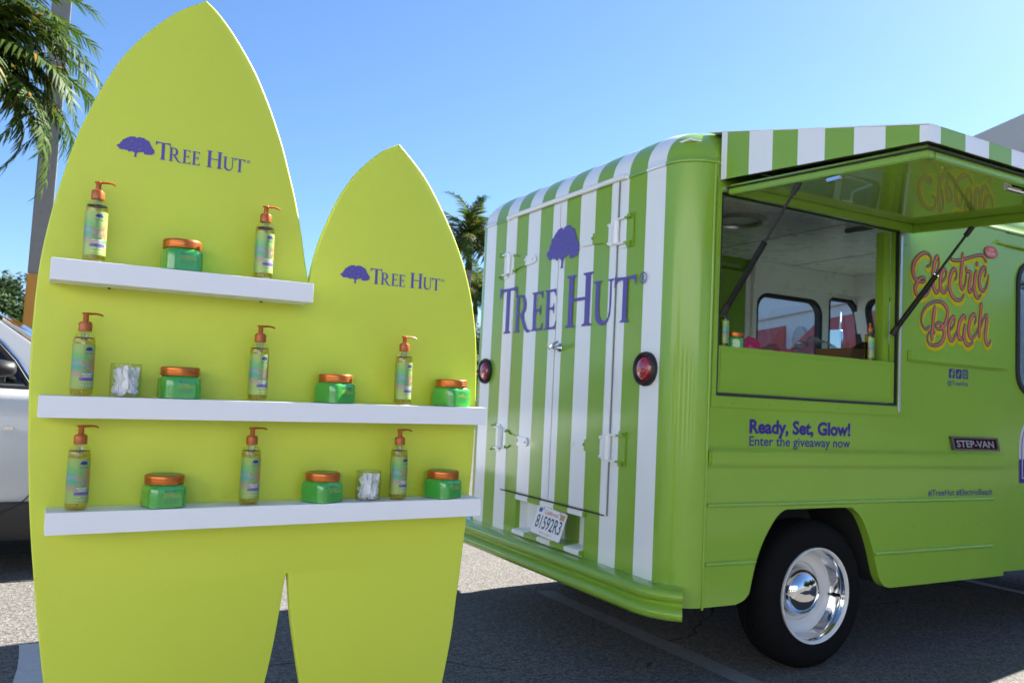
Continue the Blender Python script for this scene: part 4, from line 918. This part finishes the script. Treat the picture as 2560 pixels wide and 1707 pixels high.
# greenhouse: roof, pillars, glass
roofpts = [(.62, .70, 1.645), (.3, .715, 1.685), (-.4, .72, 1.71), (-1.4, .71, 1.69), (-1.95, .68, 1.62)]
rr_ = []
for x, hw, z in roofpts: rr_.append([V(SV.x+x, SV.y-hw, z-.035), V(SV.x+x, SV.y-hw+.04, z-.005), V(SV.x+x, SV.y-hw+.2, z+.01), V(SV.x+x, SV.y+hw-.2, z+.01), V(SV.x+x, SV.y+hw-.04, z-.005), V(SV.x+x, SV.y+hw, z-.035), V(SV.x+x, SV.y, z-.045)])
MB().loft(rr_).build('roof', 'suv_white', suv, ang=40)
for s in (-1, 1):
    Yp = lambda hw: SV.y+s*hw
    def bar(p, q, w0, w1, name, mat, d=.05):
        mb = MB(); rings = []
        for (x, hw, z), w_ in ((p, w0), (q, w1)):
            rings.append([V(SV.x+x-w_, Yp(hw), z), V(SV.x+x+w_, Yp(hw), z), V(SV.x+x+w_, Yp(hw-d), z), V(SV.x+x-w_, Yp(hw-d), z)])
        mb.loft(rings).build(name, mat, suv, bevel=.008)
    hwz = lambda z: .878-(z-1.15)*.34
    pm = lambda a_, z, t_: V(SV.x+a_, Yp(hwz(z)-t_), z)
    MB().plate([(1.34, 1.15), (1.12, 1.285), (.89, 1.445), (.69, 1.585), (.58, 1.655), (.40, 1.665), (.46, 1.615), (.56, 1.56), (.70, 1.455), (.80, 1.345), (.90, 1.19), (.92, 1.15)], [], 0, .05, pm).build('front_pillar', 'suv_white', suv, bevel=.01)
    bar((-2.05, .86, 1.18), (-1.86, .69, 1.58), .16, .12, 'rear_pillar', 'suv_white', .06)
    bar((-.42, .868, 1.17), (-.46, .722, 1.63), .05, .045, 'centre_pillar', 'suv_black', .03)
    gp = [(.89, .858, 1.19), (.70, .768, 1.455), (.46, .715, 1.61), (-.6, .70, 1.65), (-1.75, .70, 1.60), (-1.9, .862, 1.19)]
    mb = MB(); mb.add([(SV.x+x, Yp(hw+.004), z) for x, hw, z in gp], [tuple(range(6))]); mb.build('side_glass', 'suv_glass', suv, fix=False, smooth=False)
    tr = [(.905, .868, 1.185), (.80, .818, 1.345), (.70, .780, 1.455), (.56, .744, 1.56), (.46, .726, 1.615), (-.6, .712, 1.655), (-1.78, .71, 1.605)]
    MB().tube([(SV.x+x, Yp(hw), z) for x, hw, z in tr], .010, 8).build('window_trim', 'chrome', suv)
    MB().tube([(SV.x+x-.022, Yp(hw-.006), z-.014) for x, hw, z in tr], .022, 8).build('window_seal', 'rubber', suv)
    MB().tube([(SV.x+1.10, Yp(.876), 1.172), (SV.x-1.95, Yp(.872), 1.178)], .012, 8).build('belt_trim', 'rubber', suv)
    # mirror
    mb = MB(); rings = []
    for x, a, h in ((.80, .02, .02), (.785, .07, .045), (.72, .085, .056), (.64, .08, .052), (.62, .06, .04)):
        rings.append([V(SV.x+x, Yp(.99+a*math.cos(t_)), 1.285+h*math.sin(t_)) for t_ in [2*math.pi*k/14 for k in range(14)]])
    mb.loft(rings).build('wing_mirror', 'suv_black', suv, ang=60)
    MB().box(SV.x+.66, SV.x+.74, min(Yp(.85), Yp(.96)), max(Yp(.85), Yp(.96)), 1.19, 1.25).build('mirror_foot', 'suv_black', suv, bevel=.01)
    # cladding, door seam, badges
    MB().loft([[V(SV.x+x, Yp(.965), .46), V(SV.x+x, Yp(.975), .30), V(SV.x+x, Yp(.94), .22), V(SV.x+x, Yp(.80), .22), V(SV.x+x, Yp(.80), .46)] for x in (-1.0, 1.1)]).build('sill_cladding', 'suv_black', suv, bevel=.01)
    seam = spline([(1.02, .9, 1.15), (1.03, .951, .95), (1.02, .9575, .75), (.97, .956, .58), (.90, .97, .47), (.78, .978, .40), (.60, .979, .365), (.2, .979, .35)], 5)
    MB().tube([(SV.x+q.x, Yp(q.y), q.z) for q in seam], .005, 6).build('door_seam', 'rubber', suv)
    for x in (.76, .90, 1.04): MB().box(SV.x+x, SV.x+x+.05, min(Yp(.955), Yp(.965)), max(Yp(.955), Yp(.965)), .905, .925).build('badge', 'chrome', suv, bevel=.003)
    MB().tube([(SV.x-.30, Yp(.96), 1.0), (SV.x-.12, Yp(.985), 1.01), (SV.x-.05, Yp(.955), 1.0)], .014, 8).build('door_handle', 'suv_white', suv)
    for x, nm in ((1.52, 'f'), (-1.42, 'r')):
        wl = MB().lathe([(0, .02), (.05, .0), (.10, .02), (.22, .03), (.235, .0), (.245, .02)], 32, 'Y', (0, 0, 0)).mesh('alloy', 'alu')
        ty = MB().lathe([(.24, .0), (.27, -.012), (.33, -.004), (.352, .03), (.352, .18), (.33, .21), (.24, .2)], 40, 'Y').mesh('tyre', 'tyre')
        wo_ = inst('wheel', wl, suv, Vector((SV.x+x, Yp(.93), .352))-SV, (0, 0, 0 if s < 0 else math.pi)); inst('tyre', ty, wo_)
        MB().lathe([(.36, 0), (.43, 0), (.43, .02), (.36, .02)], 28, 'Y', (SV.x+x, Yp(.955)-.01, .352), 0, math.pi).build('arch_cladding', 'suv_black', suv)
mb = MB(); mb.add([(SV.x+1.35, SV.y-.82, 1.18), (SV.x+1.48, SV.y-.4, 1.19), (SV.x+1.52, SV.y, 1.195), (SV.x+1.48, SV.y+.4, 1.19), (SV.x+1.35, SV.y+.82, 1.18), (SV.x+.60, SV.y+.68, 1.672), (SV.x+.66, SV.y, 1.69), (SV.x+.60, SV.y-.68, 1.672)], [(0, 1, 6, 7), (1, 2, 6), (2, 3, 6), (3, 4, 5, 6)]); mb.build('windscreen', 'suv_glass', suv, fix=False)
mb = MB(); mb.box(SV.x-2.1, SV.x+2.2, SV.y-.78, SV.y+.78, .24, .41); mb.build('underbody', 'suv_black', suv, smooth=False)
mb = MB(); mb.box(SV.x-1.7, SV.x+.75, SV.y-.7, SV.y+.7, .6, 1.1); mb.build('cabin_interior', 'interior_dark', suv, smooth=False)

# ------------------------------------------------------------------ lamp post
pp = Vector((-.285, 9.4, 0))
post = root('lamp_post', pp, 'square grey concrete lamp post with ochre painted base', 'lamp post')
MB().box(pp.x-.085, pp.x+.085, pp.y-.085, pp.y+.085, 2.25, 9.0).build('shaft', 'concrete_post', post, bevel=.012)
MB().box(pp.x-.088, pp.x+.088, pp.y-.088, pp.y+.088, 0, 2.2495).build('painted_base', 'ochre_paint', post, bevel=.012)
MB().tube([(pp.x, pp.y, 8.9), (pp.x-.9, pp.y, 9.2)], .05, 10).build('arm', 'concrete_post', post)
MB().box(pp.x-1.5, pp.x-.85, pp.y-.16, pp.y+.16, 9.12, 9.28).build('lamp_head', 'alu', post, bevel=.03)

# ------------------------------------------------------------------ palms
def frond_mesh(name, L=1.7, droop=1.0, lw=.34, seed=1, npair=46, wind=(0, 0, 0)):
    rnd = random.Random(seed); mb = MB(); path = []
    p = V(0, 0, 0); a = R(52); n = 30
    for i in range(n+1):
        path.append(p.copy()); a -= R(droop*(2.0+3.6*i/n))
        p = p+V(math.cos(a), 0, math.sin(a))*(L/n)
    mb.tube(path[::2], [.018*(1-k/16.)+.003 for k in range(len(path[::2]))], 5)
    for k in range(npair):
        u = .10+.90*k/npair; i = min(n-1, int(u*n)); f = u*n-i
        c = path[i].lerp(path[i+1], f); d = (path[i+1]-path[i]).normalized()
        up = V(-d.z, 0, d.x)
        ln = lw*(math.sin(min(1, u*1.25+.12)*math.pi*.92)**.6*.9+.16)*rnd.uniform(.8, 1.15)
        for s in (-1, 1):
            lean = rnd.uniform(.35, .75)
            dr = (V(0, s, 0)*.85+d*lean+up*rnd.uniform(.0, .45)).normalized()
            side = dr.cross(up).normalized(); wd = rnd.uniform(.011, .017)
            pts = []
            q = c.copy(); g = 0
            for j in range(5):
                pts.append((q.copy(), wd*(.6, 1, .9, .6, .08)[j]))
                g += rnd.uniform(.16, .34)*droop
                q = q+(dr+V(0, 0, -g)+Vector(wind)*g).normalized()*ln/4
            vs = []
            for q_, w_ in pts: vs += [q_-side*w_, q_+side*w_]
            mb.add(vs, [(2*j, 2*j+1, 2*j+3, 2*j+2) for j in range(4)])
    return mb.mesh(name, 'palm_leaf', fix=False, smooth=False)
FR = [frond_mesh('frond', 1.7, .95, .36, s_) for s_ in (1, 2)]+[frond_mesh('frond', 1.6, 1.5, .34, 3)]
def palm(loc, h, sc, label, angs, lean=(0, 0), trunk_r=.13, group=None):
    r = root('palm_tree', loc, label, 'palm tree', group)
    pts = [V(lean[0]*(t_**2), lean[1]*(t_**2), h*t_) for t_ in [k/10 for k in range(11)]]
    MB().tube(pts, [trunk_r*(1.25-.5*k/10) for k in range(11)], 12).build('trunk', 'palm_trunk', r, local=True)
    MB().tube([pts[-1], pts[-1]+V(0, 0, .55*sc)], [trunk_r*.8, trunk_r*.35], 10).build('crown_shaft', 'palm_leaf', r, local=True)
    rnd = random.Random(int(loc[0]*7+5))
    for az, el, m_ in angs:
        f = inst('frond', FR[m_], r, pts[-1]+V(0, 0, .42*sc), (rnd.uniform(-.25, .25), R(-el), R(az)), sc*rnd.uniform(.9, 1.08))
    return r
# palm beside the post: crown just out of frame, fronds blown towards +X
c0 = V(-1.22, 7.9, 0)
palm(c0, 3.40, .84, 'palm with wind-blown fronds hanging in front of the lamp post',
     [(-8, 30, 0), (5, 12, 1), (-18, 0, 0), (10, -14, 1), (-5, -26, 0), (-24, -22, 1), (22, 2, 1), (-36, 8, 0), (34, 20, 0), (-55, -20, 2), (60, 10, 1), (15, 48, 0), (-22, 45, 1), (90, 0, 0), (130, 10, 1), (180, 5, 2), (-100, 12, 0), (-140, 6, 1),
      (-12, -42, 0), (4, -36, 1), (14, -50, 0), (-2, 2, 0), (16, 22, 1), (-30, -44, 1), (-14, 18, 1), (0, -56, 1), (26, -32, 0), (8, 36, 0), (-10, -12, 0), (2, -6, 2), (-6, 10, 2), (12, -20, 2), (-16, -32, 2), (6, -46, 2), (-20, 24, 2), (18, 12, 2), (0, 22, 2)], lean=(.1, 0), group='palm trees')
def ring_angs(n, seed):
    rnd = random.Random(seed); out = []
    for k in range(n): out.append((k*137.5+rnd.uniform(-12, 12), rnd.uniform(-38, 55), k % 3))
    return out
for i, (x, y, h, s_, lb) in enumerate(((9.5, 20.6, 4.75, 1.2, 'palm standing between the stand and the van, tallest of its row'), (11.7, 24.6, 4.0, 1.05, 'shorter palm standing behind the tall palm next to the van roof'))):
    palm((x, y, 0), h, s_, lb, ring_angs(32, i+3), lean=(.2, 0), trunk_r=.14, group='palm trees')

# ------------------------------------------------------------------ broad-leaved trees and shrubs beyond the lot
def crown_mesh(name, rx, ry, rz, n, size, seed, mat):
    rnd = random.Random(seed); vs, fs = [], []
    cl = [(V(rnd.gauss(0, 1), rnd.gauss(0, 1), rnd.gauss(0, 1)).normalized()*rnd.uniform(.45, 1.0), rnd.uniform(.22, .42)) for _ in range(34)]
    for k in range(n):
        c, cr_ = rnd.choice(cl); d = V(rnd.gauss(0, 1), rnd.gauss(0, 1), rnd.gauss(0, 1)).normalized()
        p = c+d*cr_*rnd.uniform(.7, 1.0)
        p = V(p.x*rx, p.y*ry, p.z*rz); s_ = size*rnd.uniform(.6, 1.4)
        nr = (d+V(rnd.uniform(-.6, .6), rnd.uniform(-.6, .6), rnd.uniform(-.2, .8))).normalized(); a = nr.orthogonal().normalized(); b = nr.cross(a)
        t_ = rnd.uniform(0, 6.28); a, b = a*math.cos(t_)+b*math.sin(t_), b*math.cos(t_)-a*math.sin(t_)
        i = len(vs); vs += [p-a*s_, p-b*s_*.5, p+a*s_, p+b*s_*.5]; fs.append((i, i+1, i+2, i+3))
    mb = MB(); mb.v = vs; mb.f = fs; return mb.mesh(name, mat, fix=False, smooth=False)
CR = [crown_mesh('crown', 2.6, 2.6, 2.0, 13000, .095, s_, 'tree_leaf') for s_ in (1, 2)]
def tree(x, y, h, s_, k, label, group='trees beyond the lot'):
    r = root('broadleaf_tree', (x, y, .12 if y > 30 else 0), label, 'tree', group)
    mb = MB(); mb.tube([(0, 0, 0), (.05, 0, h*.5), (0, 0, h)], [.22*s_, .16*s_, .08*s_], 10)
    for a in range(5): mb.tube([(0, 0, h*.55), (math.cos(a*1.3)*s_*.8, math.sin(a*1.3)*s_*.8, h*.95), (math.cos(a*1.3)*1.5*s_, math.sin(a*1.3)*1.5*s_, h*1.25)], [.09*s_, .06*s_, .02], 6)
    mb.build('trunk', 'trunk_bark', r, local=True)
    inst('crown', CR[k % 2], r, (0, 0, h+1.0*s_), (0, 0, k*1.7), s_)
    return r
tree(-2.0, 36, 1.75, .92, 0, 'round dark green tree beyond the lamp post and the white SUV')
for i, (x, y, h, s_) in enumerate(((17.8, 39, 1.9, .8), (21, 45, 2.4, 1.0), (4.5, 44, 2.0, .9), (9, 40, 2.2, 1.0), (13.5, 43, 2.1, 1.1), (25.5, 40, 2.0, .95), (31, 42, 2.3, 1.1), (37, 39, 2.2, 1.0))):
    tree(x, y, h, s_, i+1, 'dark green tree in the row along the far grass verge behind the van')
SHR = crown_mesh('foliage', .9, .9, .7, 1500, .10, 8, 'hedge_leaf')
for i, (x, y) in enumerate(((-1.6, 31.2), (-.4, 31.5), (14.8, 31.4), (16.2, 31.2))):
    r = root('shrub', (x, y, .12), 'low bushy green shrub on the verge beyond the white SUV' if x < 5 else 'low green shrub on the verge in the gap between stand and van', 'shrub', 'shrubs on the verge'); inst('foliage', SHR, r, (0, 0, .75), (0, 0, i*1.1), random.Random(i).uniform(.9, 1.3))
    MB().tube([(0, 0, 0), (.03, 0, .6)], .05, 6).build('stem', 'trunk_bark', r, local=True)

# ------------------------------------------------------------------ white shop building beyond the van
az_ = R(20.5); fd = V(math.sin(az_), math.cos(az_), 0); fn = V(-math.cos(az_), math.sin(az_), 0)   # along the facade, facade normal
B0 = V(13.77, 8.23, 0)-fd*7
shop = root('shop_building', B0, 'white shop building with coral canvas awnings beyond the van', 'building')
def fp(a, d, z): return B0+fd*a+fn*d+V(0, 0, z)
def fbox(mb, a0, a1, d0, d1, z0, z1): return mb.add([fp(a, d, z) for a in (a0, a1) for d in (d0, d1) for z in (z0, z1)], [(0, 1, 3, 2), (4, 6, 7, 5), (0, 4, 5, 1), (2, 3, 7, 6), (0, 2, 6, 4), (1, 5, 7, 3)])
fbox(MB(), 0, 26, -14, 0, 0, 5.6).build('wall', 'wall_white', shop, smooth=False)
fbox(MB(), -.2, 26.2, -14, .22, 5.6, 6.25).build('parapet', 'wall_beige', shop, bevel=.03)
fbox(MB(), -.1, 26.1, .01, .12, 3.75, 3.95).build('string_course', 'wall_white', shop, bevel=.02)
fbox(MB(), 19.0, 19.9, .01, .5, 0, 5.55).build('pilaster', 'wall_beige', shop, bevel=.02)
for a0, a1 in ((14.6, 17.9), (10.4, 12.9), (6.9, 8.5), (2.2, 4.4)):
    mb = MB(); rings = []
    for a in (a0, a1): rings.append([fp(a, .02, 3.5), fp(a, .02, 2.35), fp(a, 1.05, 2.15), fp(a, 1.05, 2.45)])
    mb.loft(rings).build('canvas_awning', 'coral_canvas', shop, smooth=False)
    fr_ = fbox(MB(), a0+.1, a1-.1, .01, .05, .1, 2.2).build('shop_window', 'suv_glass', shop, smooth=False)
    fbox(MB(), a0, a0+.095, .01, .09, 0, 2.3).build('window_frame', 'dark_steel', fr_, smooth=False); fbox(MB(), a1-.095, a1, .01, .09, 0, 2.3).build('window_frame', 'dark_steel', fr_, smooth=False)
for a in (13.75, 9.45, 5.6):  # solid discs standing in for dim round reflections on the facade
    mb = MB(); rings = []
    for r_, d in ((.30, .01), (.31, .10), (.26, .14), (.0001, .15)): rings.append([fp(a+r_*math.cos(t_), d, 3.1+r_*math.sin(t_)) for t_ in [2*math.pi*k/24 for k in range(24)]])
    mb.loft(rings).build('reflection_disc', 'wall_beige', shop, ang=40)

# ------------------------------------------------------------------ unseen shop row added behind the camera to bounce sunlight, mirrored in hubcap and paint
sn = V(.80, .60, 0); sd = V(-.60, .80, 0); S0 = V(-10.5, -9.5, 0)-sd*20
row = root('bounce_shop_row', S0, 'added out-of-view shop row with dark windows, bounces sunlight onto stand and van', 'building')
def sp2(a, d, z): return S0+sd*a+sn*d+V(0, 0, z)
def sbox(mb, a0, a1, d0, d1, z0, z1): return mb.add([sp2(a, d, z) for a in (a0, a1) for d in (d0, d1) for z in (z0, z1)], [(0, 1, 3, 2), (4, 6, 7, 5), (0, 4, 5, 1), (2, 3, 7, 6), (0, 2, 6, 4), (1, 5, 7, 3)])
sbox(MB(), 0, 40, -12, 0, 0, 7.0).build('wall', 'wall_white', row, smooth=False)
sbox(MB(), -.2, 40.2, -.3, .3, 7.0, 7.5).build('parapet', 'wall_beige', row, bevel=.03)
for k in range(8):
    f_ = sbox(MB(), 1.2+k*4.9, 4.6+k*4.9, .01, .05, .2, 2.7).build('shop_window', 'suv_glass', row, smooth=False)
    sbox(MB(), 1.0+k*4.9, 4.8+k*4.9, .01, .14, 2.7, 2.85).build('window_head', 'dark_steel', f_, smooth=False)
for i, (x, y, s_) in enumerate(((17, -16.5, 1.4), (22, -18, 1.6), (27.5, -15, 1.5), (33, -16, 1.7), (30, -9, 1.5))):  # unseen trees added so the van paint mirrors something dark
    tree(x, y, 2.2, s_, i, 'added out-of-view dark green tree, darkens the reflections in the van paint', 'trees added for dark reflections')
